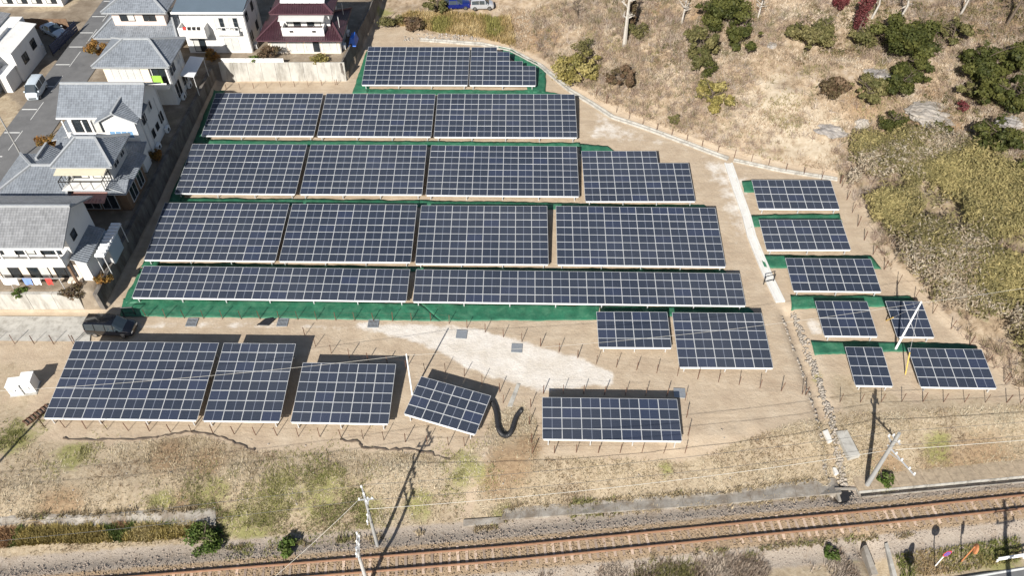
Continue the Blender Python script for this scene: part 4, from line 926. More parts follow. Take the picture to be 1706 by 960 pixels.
# H6
h = House('white modern house with blue-grey metal roof and a balcony of laundry', -38, 97.5)
h.block(-42.6, -34.4, 95.6, 102.0, LOT - .3, LOT + 6.1, M['w_wall']); h.shed(-43.0, -34.0, 94.7, 102.5, LOT + 6.15, LOT + 6.15, LOT + 7.2, LOT + 7.2, M['bluegrey'], 'roof', .14)
h.part('fascia', M['white'], (-43.08, -33.92, 94.6, 94.7, LOT + 5.95, LOT + 6.2), (-34.0, -33.92, 94.7, 102.5, LOT + 6.0, LOT + 6.12), (-43.08, -43.0, 94.7, 102.5, LOT + 6.0, LOT + 6.12))
h.part('balcony', M['w_wall'], (-42.6, -39.2, 94.0, 94.14, LOT + 3.0, LOT + 4.35), (-42.6, -39.2, 94.14, 95.6, LOT + 2.85, LOT + 3.05), (-42.6, -42.46, 94.14, 95.6, LOT + 3.05, LOT + 4.35), (-39.34, -39.2, 94.14, 95.6, LOT + 3.05, LOT + 4.35))
h.part('small_balcony', M['w_wall'], (-38.4, -35.2, 94.9, 95.0, LOT + 2.9, LOT + 3.5), (-38.4, -35.2, 95.0, 95.6, LOT + 2.8, LOT + 2.95)); h.rail([(-38.4, 94.95), (-35.2, 94.95)], LOT + 3.5, .45, M['white'], 6)
h.win('S', 95.6, -38.3, 1.3, LOT + 3.0, 2.0, 2, FW, [Cu, G]); h.win('S', 95.6, -36.5, 1.3, LOT + 3.0, 2.0, 2, FW, [Cu, G]); h.win('S', 95.6, -41.8, 1.6, LOT + .2, 2.0, 2, FD, [Cu, G]); h.win('S', 95.6, -37.7, 1.9, LOT + .2, 2.0, 2, FW, [Cu, Cu])
for y, z in ((96.4, 3.9), (99.3, 3.9), (96.6, 1.1), (99.5, 1.1)): h.win('E', -34.4, y, .9, LOT + z, 1.2, 1)
lm = thing('laundry', 'red and dark laundry hung over the white balcony wall', 'laundry', (-41, 94.0, LOT + 4.3))
for x, m_ in ((-41.9, M['red']), (-41.3, M['frame_d']), (-40.7, M['black']), (-40.1, M['frame_d'])): mb = MB(); mb.box(x, x + .42, 93.96, 94.2, LOT + 4.1, LOT + 4.45); mb.build('garment', m_, lm)
HS.append((h, (-34.4, 95.6, 102.0, 0, LOT + 5.9)))
# H7
h = House('house with maroon tile roofs, white balcony box and rooftop water heater', -27, 98)
h.block(-30.1, -23.6, 96.3, 101.5, LOT - .3, E_ - .15, M['w_wall']); r_ = h.hip(-30.9, -22.8, 95.4, 102.3, E_, E_ + 1.9, M['tile_m'], M['ridge_m'])
h.block(-32.0, -22.6, 95.4, 101.5, LOT - .3, LOT + 2.55, M['c_wall'], 'ground_floor'); h.hip(-32.9, -21.9, 94.0, 102.8, LOT + 2.65, LOT + 4.2, M['tile_m'], M['ridge_m'], rx=(-30.0, -24.4), name='lower_roof')
h.part('balcony', M['w_wall'], (-29.6, -24.2, 94.7, 94.85, LOT + 2.9, LOT + 4.0), (-29.6, -24.2, 94.85, 96.3, LOT + 3.2, LOT + 3.35), (-24.35, -24.2, 94.85, 96.3, LOT + 3.35, LOT + 4.0), (-29.6, -29.45, 94.85, 96.3, LOT + 3.35, LOT + 4.0))
h.part('balcony_vent', FD, (-28.6, -28.1, 94.67, 94.7, LOT + 3.4, LOT + 3.65)); h.part('balcony_vent', FD, (-25.7, -25.2, 94.67, 94.7, LOT + 3.4, LOT + 3.65))
h.shed(-29.8, -24.0, 94.6, 96.3, LOT + 5.0, LOT + 5.0, LOT + 5.35, LOT + 5.35, M['g_wall'], 'balcony_canopy', .05)
h.win('S', 96.3, -29.2, 1.8, LOT + 3.4, 1.5, 2, FD, [Cu, G]); h.win('S', 96.3, -26.6, 1.8, LOT + 3.4, 1.5, 2, FD, [G, Cu])
for k in range(4): h.win('S', 95.4, -31.5 + k * 2.2, 1.9, LOT + .2, 2.1, 2, FW, [Cu, Cu] if k != 2 else [Cu, G])
h.win('E', -22.6, 96.4, 1.4, LOT + .6, 1.6, 2, FW)
hp_ = MB(); x0 = -29.6
for k in range(6):
    mb = MB(); mb.hexa([(x0 + k * .95, 96.6, E_ + .82), (x0 + k * .95 + .9, 96.6, E_ + .82), (x0 + k * .95 + .9, 98.2, E_ + 1.6), (x0 + k * .95, 98.2, E_ + 1.6)], [(x0 + k * .95, 96.6, E_ + .94), (x0 + k * .95 + .9, 96.6, E_ + .94), (x0 + k * .95 + .9, 98.2, E_ + 1.72), (x0 + k * .95, 98.2, E_ + 1.72)]); mb.build('water_heater_panel', M['poly'], r_)
HS.append((h, (-22.6, 95.4, 101.5, 0, LOT + 2.5)))
# H8
h = House('white house with grey roof strips and two dark side windows, far left across the road', -66, 92)
h.block(-70, -63.5, 83.5, 97.0, LOT - .3, LOT + 4.4, M['w_wall']); h.shed(-70.5, -65.2, 82.8, 97.5, LOT + 5.6, LOT + 4.6, LOT + 4.6, LOT + 5.6, M['tile_l'])
h.shed(-65.15, -64.3, 83.0, 93.0, LOT + 4.6, LOT + 4.5, LOT + 4.5, LOT + 4.6, M['bluegrey'], 'dark_roof_strip'); h.part('parapet', M['w_wall'], (-64.25, -63.75, 83.0, 93.5, LOT + 4.4, LOT + 4.8))
h.block(-63.5, -61.6, 88.6, 95.5, LOT - .3, LOT + 4.0, M['w_wall'], 'wing'); h.shed(-63.6, -61.4, 88.2, 95.8, LOT + 4.4, LOT + 4.05, LOT + 4.05, LOT + 4.4, M['w_wall'], 'wing_roof')
h.win('E', -61.6, 90.2, 1.3, LOT + 1.4, 1.2, 2); h.win('E', -61.6, 93.0, 1.2, LOT + 1.8, 1.2, 2); h.part('meter_box', M['g_wall'], (-61.6, -61.4, 95.0, 95.3, LOT + .8, LOT + 1.5))
h.block(-62.9, -61.9, 86.0, 88.5, LOT - .3, LOT + 2.2, M['w_wall'], 'porch'); h.part('porch_roof', M['white'], (-63.1, -61.7, 85.8, 88.55, LOT + 2.2, LOT + 2.35))
# building slab at the top left corner
h = House('white low building cut off by the top left corner of the picture', -66, 108)
h.block(-74, -64.5, 108.6, 114, LOT - .3, LOT + 3.0, M['w_wall']); h.hip(-74.6, -64.0, 107.8, 114.6, LOT + 3.1, LOT + 4.6, M['tile_l'])
for k in range(4): h.win('S', 108.6, -73 + k * 2.1, 1.5, LOT + .4, 1.9, 2, FD, [Cu, G])
def fittings(h, x, ys, yn, wall_x0, zt):
    for y in (ys + .12, yn - .2): h.part('downpipe', M['frame_w'], (x + .002, x + .09, y, y + .09, LOT, zt))
    for k, y in enumerate((ys + 1.0, yn - 1.6)):
        u_ = h.part('air_conditioner', M['white'], (x + .12, x + .45, y, y + .8, LOT + .02, LOT + .62)); mb = MB(); mb.tube([(x + .45, y + .3, LOT + .32), (x + .47, y + .3, LOT + .32)], .22, 14); mb.build('fan_grille', M['frame_d'], u_)
        h.part('pipe_duct', M['frame_w'], (x + .004, x + .075, y + .3, y + .38, LOT + .6, LOT + 4.6))
for hh, a in HS: fittings(hh, *a)
# brown board fence behind the white house
bf = thing('board_fence', 'brown board fence behind the parked white car at upper left', 'fence', (-70, 99.5, LOT))
for k in range(12): mb = MB(); mb.box(-72.4 + k * .95, -71.48 + k * .95, 102.0, 102.06 + .01 * (k % 2), LOT, LOT + 1.5); mb.build('board', M['wood'], bf)
bf = thing('slat_fence', 'dark blue slatted fence between the parked white car and the road', 'fence', (-60, 92, LOT))
fa, fb = gp(90, 93, LOT), gp(131, 52, LOT); fd_ = (fb - fa).normalized(); fn_ = Vector((-fd_.y, fd_.x, 0))
for k in range(4): mb = MB(); zz = Vector((0, 0, .35 + k * .34)); mb.bar(fa + zz, fb + zz, .05, .26); mb.build('slat', M['navy'], bf)
for k in range(5): p = fa.lerp(fb, k / 4) + fn_ * .07; mb = MB(); mb.box(p.x - .04, p.x + .04, p.y - .04, p.y + .04, LOT - .1, LOT + 1.6); mb.build('post', FD, bf)
# sheds, canopies and garden things on the lots
def canopy(label, x0, x1, y0, y1, z, m, name='carport', slope=.2, ribs=0):
    t = thing(name, label, 'carport', (x0, y0, LOT)); mb = MB()
    mb.hexa([(x0, y0, z), (x1, y0, z - slope), (x1, y1, z - slope), (x0, y1, z)], [(x0, y0, z + .05), (x1, y0, z - slope + .05), (x1, y1, z - slope + .05), (x0, y1, z + .05)]); mb.build('roof', m, t)
    for k in range(ribs):
        y = y0 + (y1 - y0) * (k + .5) / ribs; mb = MB(); mb.box(x0, x1, y - .13, y + .13, z + .04, z + .16); mb.build('rib', m, t)
    for x, y in ((x0 + .1, y0 + .1), (x1 - .1, y0 + .1), (x0 + .1, y1 - .1), (x1 - .1, y1 - .1)): mb = MB(); mb.box(x - .035, x + .035, y - .035, y + .035, LOT - .1, z - slope + .02); mb.build('post', M['frame_w'], t)
canopy('white sheet canopy beside the cream house above the dark yard', -40.3, -38.6, 85.4, 90.0, LOT + 2.7, M['poly'])
q = gp(180, 402, 4.3); canopy('narrow white ribbed canopy between the gable-roofed house and the shed', q.x - .45, q.x + .45, q.y - 2.3, q.y + 2.5, LOT + 2.3, M['poly'], 'canopy', .1, 10)
t = thing('storage_shed', 'blue-grey storage shed at the site boundary beside the ribbed canopy', 'shed', (-39.35, 56.3, LOT)); sx0, sx1, sy0, sy1 = -39.9, -38.75, 55.7, 58.0
mb = MB(); mb.box(sx0, sx1, sy0, sy1, LOT - .1, LOT + 1.9); mb.build('body', M['shed'], t); mb = MB(); mb.hexa([(sx0 - .1, sy0 - .1, LOT + 1.9), (sx1 + .1, sy0 - .1, LOT + 1.9), (sx1 + .1, sy1 + .1, LOT + 1.9), (sx0 - .1, sy1 + .1, LOT + 1.9)], [(sx0 - .1, sy0 - .1, LOT + 1.98), (sx1 + .1, sy0 - .1, LOT + 1.98), (sx1 + .1, sy1 + .1, LOT + 2.1), (sx0 - .1, sy1 + .1, LOT + 2.1)]); mb.build('roof', M['shed'], t); mb = MB(); mb.box(sx0 + .1, sx1 - .1, sy0 - .03, sy0 - .003, LOT, LOT + 1.8); mb.build('door', M['frame_w'], t)
# laundry in the garden by the lane
ck = thing('laundry_rack', 'long pole rack of laundry in front of the gable-roofed house', 'laundry rack', (-47, 52.2, LOT))
mb = MB(); mb.bar((-52, 52.0, LOT + 1.6), (-42, 52.0, LOT + 1.6), .05); mb.build('pole', M['frame_w'], ck)
for x in (-51.8, -47, -42.2): mb = MB(); mb.bar((x, 52.0, LOT), (x, 52.0, LOT + 1.65), .05); mb.build('upright', M['frame_w'], ck)
for lab, x, w, m_ in (('coral towel hanging on the garden laundry rack', -49.0, .9, 'cloth_o'), ('wide white sheet hanging on the garden laundry rack', -47.6, 1.5, 'cloth_w'), ('blue shirt hanging on the garden laundry rack', -45.6, .8, 'cloth_b'), ('white towel between the blue shirt and red cloth', -44.7, .7, 'cloth_w'), ('small red cloth at the right end of the laundry rack', -43.5, .6, 'red')):
    mb = MB(); n = 8
    for sgn in (-1, 1):
        for i in range(n):
            def P(f, zz): return (x + w * f, 52.0 + sgn * (.05 + .07 * zz + .05 * zz * math.sin(f * 9 + sgn)), LOT + 1.63 - zz * (.75 if sgn < 0 else .5))
            for j in range(3): mb.face([P(i / n, j / 3), P(i / n, (j + 1) / 3), P((i + 1) / n, (j + 1) / 3), P((i + 1) / n, j / 3)])
    o = mb.build('laundry', M[m_], None); tag(o, lab, 'laundry')
tp = thing('tarpaulin', 'bright blue tarpaulin pile beside the maroon-roofed house', 'tarpaulin', (-21.4, 98.5, LOT)); mb = MB(); mb.hexa([(-21.9, 97.2, LOT), (-20.9, 97.2, LOT), (-20.8, 99.4, LOT), (-21.9, 99.4, LOT)], [(-21.6, 97.6, LOT + 1.1), (-21.1, 97.5, LOT + .9), (-21.1, 99.0, LOT + 1.2), (-21.6, 99.1, LOT + 1.0)]); mb.build('cover', M['tarp'], tp)
# ------------------------------------------------------------ vehicles
def vehicle(label, loc, rz, st, L, paint_m, name='car', cat='car', wheels=(.8, -.8), wr=.31, zlow=.22, glass_from=.45, dark_trim=False):
    """st: stations rear to front (x, half width, belt height, roof height, roof half width)"""
    t = thing(name, label, cat, loc, rz); rings = []
    for (x, w, zb, zr, wr_) in st:
        pr = [(w * .92, zlow), (w, zlow + .2), (w * 1.0, zb * .72), (w * .985, zb), (wr_, zr - .07), (wr_ * .82, zr), (0, zr + .02)]
        rings.append([(x, y, z) for y, z in pr] + [(x, -y, z) for y, z in pr[-2::-1]])
    n = len(rings[0]); B = MB(); SL = MB(); SR = MB(); WS = MB(); RW = MB()
    for i in range(len(st) - 1):
        ca, cb = st[i][3] - st[i][2] > glass_from, st[i + 1][3] - st[i + 1][2] > glass_from
        for j in range(n - 1):
            q = [rings[i][j], rings[i + 1][j], rings[i + 1][j + 1], rings[i][j + 1]]
            SW = SL if j < n // 2 else SR
            if j in (3, n - 5) and ca and cb: SW.face(q)
            elif ca and not cb and 3 <= j <= n - 5: (WS if 4 <= j <= n - 6 else SW).face(q)
            elif cb and not ca and 3 <= j <= n - 5: (RW if 4 <= j <= n - 6 else SW).face(q)
            else: B.face(q)
        B.face([rings[i][n - 1], rings[i + 1][n - 1], rings[i + 1][0], rings[i][0]])
    B.face(rings[0]); B.face(rings[-1][::-1])
    def bld(mb, nm, m, p=t):
        if mb.f: return mb.build(nm, m, p, world=False)
    bo_ = bld(B, 'body', paint_m); bm_ = bmesh.new(); bm_.from_mesh(bo_.data); bmesh.ops.remove_doubles(bm_, verts=bm_.verts, dist=.001); bmesh.ops.recalc_face_normals(bm_, faces=bm_.faces); bm_.to_mesh(bo_.data); bm_.free()
    bv_ = bo_.modifiers.new('round', 'BEVEL'); bv_.width = .07; bv_.segments = 3; bv_.limit_method = 'ANGLE'; bv_.angle_limit = R(14); bo_.data.polygons.foreach_set('use_smooth', [True] * len(bo_.data.polygons)); bld(SL, 'side_window', M['carglass']); bld(SR, 'side_window', M['carglass']); bld(WS, 'windscreen', M['carglass']); bld(RW, 'rear_window', M['carglass'])
    # pillars in body colour
    for i in range(1, len(st) - 1):
        if st[i][3] - st[i][2] > glass_from:
            for s_ in (0, 1):
                a = Vector(rings[i][3]); b = Vector(rings[i][4])
                if s_: a.y *= -1; b.y *= -1
                mb = MB(); mb.bar(a, b, .09, .05); bld(mb, 'pillar', paint_m)
    if st[0][3] - st[0][2] > glass_from:
        r = st[0]; mb = MB(); mb.hexa([(r[0] - .02, -r[4] * .85, r[2] + .05), (r[0], -r[4] * .85, r[2] + .05), (r[0], r[4] * .85, r[2] + .05), (r[0] - .02, r[4] * .85, r[2] + .05)][::1], [(r[0] - .02, -r[4] * .75, r[3] - .12), (r[0], -r[4] * .75, r[3] - .12), (r[0], r[4] * .75, r[3] - .12), (r[0] - .02, r[4] * .75, r[3] - .12)]); bld(mb, 'rear_window', M['glass'])
    w = st[len(st) // 2][1]
    for fx in wheels:
        for s_ in (-1, 1):
            mb = MB(); mb.tube([(fx * L / 2, s_ * (w - .20), wr), (fx * L / 2, s_ * (w - .02), wr), (fx * L / 2, s_ * (w + .015), wr)], [wr, wr, wr * .9], 16); o = bld(mb, 'wheel', M['rubber'])
            mb = MB(); mb.tube([(fx * L / 2, s_ * (w + .0), wr), (fx * L / 2, s_ * (w + .025), wr)], wr * .62, 12); bld(mb, 'rim', M['chrome'], o)
    f = st[-1]; r = st[0]
    for s_ in (-1, 1):
        mb = MB(); y = s_ * f[1] * .72; mb.box(f[0] - .22, f[0] + .015, y - .16, y + .16, f[2] * .72, f[2] * .72 + .16); bld(mb, 'headlight', M['lamp'])
        mb = MB(); y = s_ * r[1] * .88; mb.box(r[0] - .015, r[0] + .1, y - .07, y + .07, r[2] * .7, r[2] * .7 + .35); bld(mb, 'tail_light', M['tail'])
        i = next((k for k in range(len(st) - 1, 0, -1) if st[k][3] - st[k][2] > glass_from), 1)
        mb = MB(); y = s_ * (st[i][1] + .09); mb.box(st[i][0] + .25, st[i][0] + .40, y - .09, y + .09, st[i][2] + .02, st[i][2] + .18); bld(mb, 'mirror', paint_m)
    mb = MB(); mb.box(f[0] - .03, f[0] + .02, -.45, .45, .32, .5); bld(mb, 'grille', M['black'])
    return t
VAN = [(-2.40, .84, 1.00, 1.66, .68), (-2.25, .90, 1.02, 1.80, .73), (-1.2, .92, 1.02, 1.86, .75), (-.1, .92, 1.0, 1.86, .75), (.75, .92, 1.0, 1.80, .73), (1.62, .90, 1.00, 1.10, .76), (2.20, .86, .90, .96, .70), (2.42, .74, .78, .84, .55)]
KVAN = [(-1.68, .70, .98, 1.72, .60), (-1.58, .74, 1.0, 1.84, .64), (-.4, .74, 1.0, 1.88, .65), (.85, .74, .98, 1.82, .64), (1.45, .73, .98, 1.08, .64), (1.69, .68, .80, .88, .56)]
SEDAN = [(-2.2, .78, .88, .94, .62), (-1.55, .84, .92, 1.0, .70), (-.95, .85, .90, 1.40, .60), (.15, .85, .88, 1.44, .60), (.95, .85, .90, 1.0, .70), (1.85, .82, .80, .86, .64), (2.2, .70, .68, .74, .5)]
HATCH = [(-1.68, .70, .90, 1.30, .55), (-1.5, .73, .92, 1.46, .58), (-.4, .74, .92, 1.52, .60), (.45, .74, .90, 1.48, .59), (1.05, .73, .92, 1.0, .62), (1.55, .70, .82, .86, .56), (1.69, .6, .7, .74, .45)]
q = gp(191, 549, .06); vehicle('shiny black minivan parked on the lane behind the large lower left array', (q.x, q.y - .25, .10), R(-3), VAN, 4.82, M['car_black'], 'minivan', 'car', (.62, -.60), .33).scale = (.9, .92, .92)
vehicle('white van parked beside the road at the left edge', (-58.6, 85.6, LOT + .06), R(-86), KVAN, 3.38, M['car_white'], 'van', 'van', (.72, -.66), .28)
a = gp(78, 50, LOT); b = gp(109, 65, LOT); vehicle('white car parked in a dark driveway behind the blue slatted fence', ((a.x + b.x) / 2, (a.y + b.y) / 2, LOT + .02), math.atan2(b.y - a.y, b.x - a.x), SEDAN, 4.4, M['car_white'], wheels=(.62, -.6))
for u, v, lab, m_, S_, L_ in ((760, 13, 'bright blue car beside the round green shrub at the top', 'car_blue', SEDAN, 4.4), (803, 14, 'silver hatchback parked on bare earth at the top', 'car_silver', HATCH, 3.4)):
    q = pix(u, v); vehicle(lab, (q.x, q.y, q.z + .05), R(4), S_, L_, M[m_], wheels=(.62, -.62))

# ------------------------------------------------------------ poles and cables
def top_for(base, vtop):
    return min(np.arange(.5, 16, .05), key=lambda h: abs(480 - FPX * ((base.y * math.sin(PITCH) + (base.z + h - HCAM) * math.cos(PITCH)) / (base.y * math.cos(PITCH) - (base.z + h - HCAM) * math.sin(PITCH))) - vtop))
def pole(label, base, h, r=.15, m=None, name='utility_pole', cat='pole', arms=(), lean=(0, 0)):
    t = thing(name, label, cat, base); x, y, z = base; mb = MB(); mb.tube([(x, y, z - .3), (x + lean[0], y + lean[1], z + h)], [r, r * .62], 12); mb.build('shaft', m or M['pole'], t, smooth=False)
    for (ah, ang, l0, l1, ins) in arms:
        d = Vector((math.cos(ang), math.sin(ang), 0)); c = Vector((x, y, z + ah)); k = MB(); k.bar(c + d * l0, c + d * l1, .09, .09); k.bar(c + d * (l1 * .55), c - Vector((0, 0, .55)), .04); arm = k.build('crossarm', M['galv'], t)
        for s_ in ins:
            p = c + d * s_; k = MB(); k.tube([p + Vector((0, 0, .04)), p + Vector((0, 0, .10)), p + Vector((0, 0, .16)), p + Vector((0, 0, .22)), p + Vector((0, 0, .30))], [.04, .085, .05, .085, .04], 8); k.build('insulator', M['porc'], arm)
    return t
tdir = Vector((TRK[5][0] - TRK[3][0], TRK[5][1] - TRK[3][1], 0)).normalized(); tang = math.atan2(tdir.y, tdir.x); south = tang - math.pi / 2
B1 = pix(629, 910); H1 = top_for(B1, 826) + .4
pole('grey railway utility pole with crossarms standing left of centre at the bottom', B1, H1, .14, arms=((H1 - .15, south + .3, -.6, .9, (-.5, .1, .7)), (H1 - 1.0, tang, -.5, .6, (-.4, .5)), (H1 - 2.4, south, -.9, 1.2, (-.8, .5, 1.0))))
B2 = Vector((-10.6, 24.8, hz(-10.6, 24.8))); pole('railway mast cut off by the bottom edge beside the left utility pole', B2, 6.2, .16, M['galv'], arms=((6.0, tang + math.pi / 2, -.6, 1.3, (-.4, .5, 1.1)), (5.0, tang + math.pi / 2, -.3, 1.6, (.8, 1.4))))
B3 = pix(1443, 811); H3 = top_for(B3, 722)
p3 = pole('grey utility pole with insulator arm beside the culvert', B3, H3, .20, arms=((H3 - .8, south + .25, -.4, .5, (-.3, .3)), (H3 - 2.0, south + .3, -.3, 2.6, (.6, 1.2, 2.0, 2.5)), (H3 - 1.5, south + math.pi, -.1, .8, (.7,))))
BW1 = pix(687, 658); HW1 = top_for(BW1, 590); pole('short white pole beside the askew array', BW1, HW1, .085, M['white'])
BW2 = pix(1492, 582); HW2 = top_for(BW2, 503); w2 = pole('tall white pole standing on the lowest eastern green sheet', BW2, HW2, .11, M['white'])
for (u, v, zz) in ((1508, 625, 2.2), (1476, 535, 1.6)):
    g_ = pix(u, v); tp_ = BW2 + Vector((0, 0, HW2 - .4)); mb = MB(); mb.tube([g_, tp_], .012, 4); gw = mb.build('guy_wire', M['galv'], w2); e_ = g_.lerp(tp_, zz / (tp_ - g_).length); mb = MB(); mb.tube([g_ + Vector((0, 0, .05)), e_], .055, 8); mb.build('guy_guard', M['yellow'], gw)
q = gp(38, 263, LOT); hl_ = top_for(q, 183); pole('thin grey street pole at the left edge beside the road', q, hl_, .10, M['pole'], 'street_pole', lean=(-.1, 0), arms=((hl_ - .2, math.pi, -.1, 1.2, ()),))
sc_ = 1 / math.tan(SUN_EL)
q = gp(1670, 828, -1.2); hp2 = 9.0; q = Vector((q.x - hp2 * sc_ * math.sin(SUN_AZ), q.y - hp2 * sc_ * math.cos(SUN_AZ), -1.3)); pole('roadside pole below the right corner, seen only by its shadow', q, hp2, .22, arms=((8.4, .2, -1.0, 1.0, (-.9, .9)), (7.6, .2, -.8, .8, (-.7, .7))))
BOFF = q
pole('utility pole beyond the lower left corner, seen only by its long shadow', Vector((-43.6, 29.3, -.2)), 8.2, .16)
def cable(label, a, b, sag=.5, r=.02, m=None, grp=None):
    a, b = Vector(a), Vector(b); mb = MB(); n = 24
    mb.tube([a.lerp(b, i / n) - Vector((0, 0, sag * 4 * (i / n) * (1 - i / n))) for i in range(n + 1)], r, 5); o = mb.build('cable', m or M['wire_l'], None, smooth=True); return tag(o, label, 'cable', grp)
T1_ = B1 + Vector((0, 0, H1)); T3_ = B3 + Vector((0, 0, H3)); far_l = -tdir * 45; far_r = tdir * 45; sv = Vector((math.cos(south), math.sin(south), 0))
GR = 'cables along the railway'
cable('thick pale cable from the left railway pole to the culvert pole', T1_ - Vector((0, 0, 2.0)) + sv * .2, T3_ - Vector((0, 0, 2.3)), .9, .019)
cable('pale cable leaving the culvert pole to the right', T3_ - Vector((0, 0, 2.3)), T3_ + far_r - Vector((0, 0, 1.6)), .8, .022)
cable('pale cable leaving the left railway pole to the lower left', T1_ - Vector((0, 0, .3)), gp(400, 1010, 3.5), .3, .016)
for k, (dz, so2) in enumerate(((.15, -.5), (.15, .7))):
    cable(('higher' if k == 0 else 'nearer-rail') + ' thin dark cable over the dry bank between the two railway poles', T1_ + sv * so2 + Vector((0, 0, dz)), T3_ + sv * so2 - Vector((0, 0, .5)), .7, .014, M['wire_d'], GR)
    cable(('higher' if k == 0 else 'nearer-rail') + ' thin dark cable over the dry bank right of the culvert pole', T3_ + sv * so2 - Vector((0, 0, .5)), T3_ + far_r + sv * so2, .7, .014, M['wire_d'], GR + ' right')
    cable(('higher' if k == 0 else 'nearer-rail') + ' thin dark cable running left from the left railway pole', T1_ + sv * so2 + Vector((0, 0, dz)), T1_ + far_l + sv * so2, .7, .014, M['wire_d'], GR + ' left')
W1t = BW1 + Vector((0, 0, HW1 - .15)); W2t = BW2 + Vector((0, 0, HW2 - .15))
cable('thin cable from the short white pole to the tall white pole', W1t, W2t, 1.0, .012); cable('thin cable crossing the lower left arrays to the short white pole', W1t, gp(-60, 655, 3.6), .5, .012)
cable('thin cable from the tall white pole to the right edge', W2t, W2t + Vector((40, 6, 4)), .8, .012)

# ------------------------------------------------------------ drains, covers, pipes
def channel(label, pts, w, m, name='gutter', blen=2.0, wall=.1, dz=.06, depth=.18, zfun=None):
    W = [pix(*q) for q in pts]; t = thing(name, label, 'drain', (W[0].x, W[0].y, W[0].z)); P = []; carry = 0
    for a, b in zip(W[:-1], W[1:]):
        L = math.hypot(b.x - a.x, b.y - a.y); k = max(1, round(L / blen))
        for i in range(k): P.append(a.lerp(b, i / k))
    P.append(W[-1])
    nrm = []
    for i, p in enumerate(P):
        d = P[min(i + 1, len(P) - 1)] - P[max(i - 1, 0)]; d.z = 0; d.normalize(); nrm.append(Vector((-d.y, d.x, 0)))
    Z = [hz(p.x, p.y) + dz for p in P]
    for i in range(len(P) - 1):
        a, b = P[i].copy(), P[i + 1].lerp(P[i], .012); na, nb = nrm[i], nrm[i + 1]; mb = MB()
        def pt(p, n, o, z): return (p.x + n.x * o, p.y + n.y * o, z)
        za, zb = Z[i], Z[i + 1]; h = w / 2
        for o0, o1, top in ((-h, -h + wall, 0), (h - wall, h, 0), (-h + wall + .001, h - wall - .001, -depth)):
            mb.hexa([pt(a, na, o0, za - .5), pt(b, nb, o0, zb - .5), pt(b, nb, o1, zb - .5), pt(a, na, o1, za - .5)], [pt(a, na, o0, za + top), pt(b, nb, o0, zb + top), pt(b, nb, o1, zb + top), pt(a, na, o1, za + top)])
        mb.build('channel_block', m, t)
    return t
channel('grey concrete gutter curving along the foot of the hill behind the rows', [(700, 67), (800, 74), (850, 84), (900, 110), (950, 152), (985, 173), (1020, 196), (1080, 216), (1150, 242), (1213, 266)], .62, M['conc'], dz=.24)
channel('pale concrete gutter from the white drain to the topmost eastern array', [(1222, 268), (1300, 285), (1395, 300)], .5, M['conc'], dz=.22)
channel('wide white mortar drain running down between the rows and the eastern arrays', [(1213, 273), (1228, 318), (1243, 360), (1252, 395), (1266, 430), (1282, 468), (1300, 505)], .95, M['conc_white'], 'drain', 2.4, .2, .20, .10)
def slab(name, label, cat, pts, m, th=.12, zs=None):
    mb = MB(); P = [pix(*q) for q in pts]; zz = max(p.z for p in P) if zs is None else zs
    mb.hexa([(p.x, p.y, zz - .3) for p in P[::-1]], [(p.x, p.y, zz + th) for p in P[::-1]]); return tag(mb.build(name, m, None), label, cat)
slab('concrete_slab', 'broad grey concrete slab at the lower right side of the ditch', 'slab', [(1392, 722), (1411, 718), (1428, 768), (1409, 774)], M['conc'], .1)
slab('concrete_slab', 'small broken concrete slab at the left side of the ditch', 'slab', [(1370, 720), (1378, 718), (1385, 738), (1378, 741)], M['conc_white'], .1)
slab('concrete_slab', 'white broken concrete block beside the culvert mouth', 'slab', [(1386, 782), (1392, 781), (1397, 792), (1389, 794)], M['conc_white'], .15)
slab('plank', 'grey plank lying on the ground right of the askew array', 'plank', [(861, 640), (867, 641), (853, 679), (845, 678)], M['conc'], .05)
slab('kerb_slab', 'dark grey precast slab row at the foot of the trodden path', 'slab', [(772, 868), (838, 863), (840, 873), (772, 879)], M['conc_dark'], .12)
for k, (u, v, lab) in enumerate([(320, 538, 'steel grate on the lane nearest the minivan'), (471, 538, 'steel grate beside the black mat on the lane'), (622, 540, 'steel grate on the lane below the long left array'), (769, 558, 'steel grate where the fence bends, on the white gravel edge'), (861, 581, 'steel grate at the far edge of the white gravel patch'), (1132, 656, 'steel plate at the upper right corner of the fenced seven-column array')]):
    q = pix(u, v); t = thing('drain_grate', lab, 'grate', (q.x, q.y, q.z), R(-4 * (k > 2)), 'steel grates'); mb = MB(); s_ = .5
    mb.box(-s_, s_, -s_, -s_ + .06, -.1, .09); mb.box(-s_, s_, s_ - .06, s_, -.1, .09); mb.box(-s_, -s_ + .06, -s_ + .06, s_ - .06, -.1, .09); mb.box(s_ - .06, s_, -s_ + .06, s_ - .06, -.1, .09); mb.build('frame', M['steel_lid'], t, world=False)
    if k < 3:
        for i in range(7): mb = MB(); x = -s_ + .1 + i * .125; mb.box(x, x + .07, -s_ + .06, s_ - .06, .0, .08); mb.build('bar', M['steel_lid'], t, world=False)
        mb = MB(); mb.box(-s_ + .06, s_ - .06, -.03, .03, .06, .083); mb.build('cross_bar', M['steel_lid'], t, world=False)
    else: mb = MB(); mb.box(-s_ + .06, s_ - .06, -s_ + .06, s_ - .06, -.05, .08); mb.build('plate', M['steel_lid'], t, world=False)
o = drape('mat', [[gp2(443, 532), gp2(462, 531), gp2(447, 545), gp2(427, 544)]], M['black'], .08, .2, .10, seed=90); tag(o, 'crumpled black mat lying on the lane', 'mat'); o.modifiers.new('t', 'SOLIDIFY').thickness = .02
pp = [(819, 671), (825, 682), (828, 696), (829, 712), (833, 724), (841, 730), (849, 727), (854, 717), (857, 704), (862, 693), (869, 686)]
W = [pix(*q) for q in pp]; dense = []
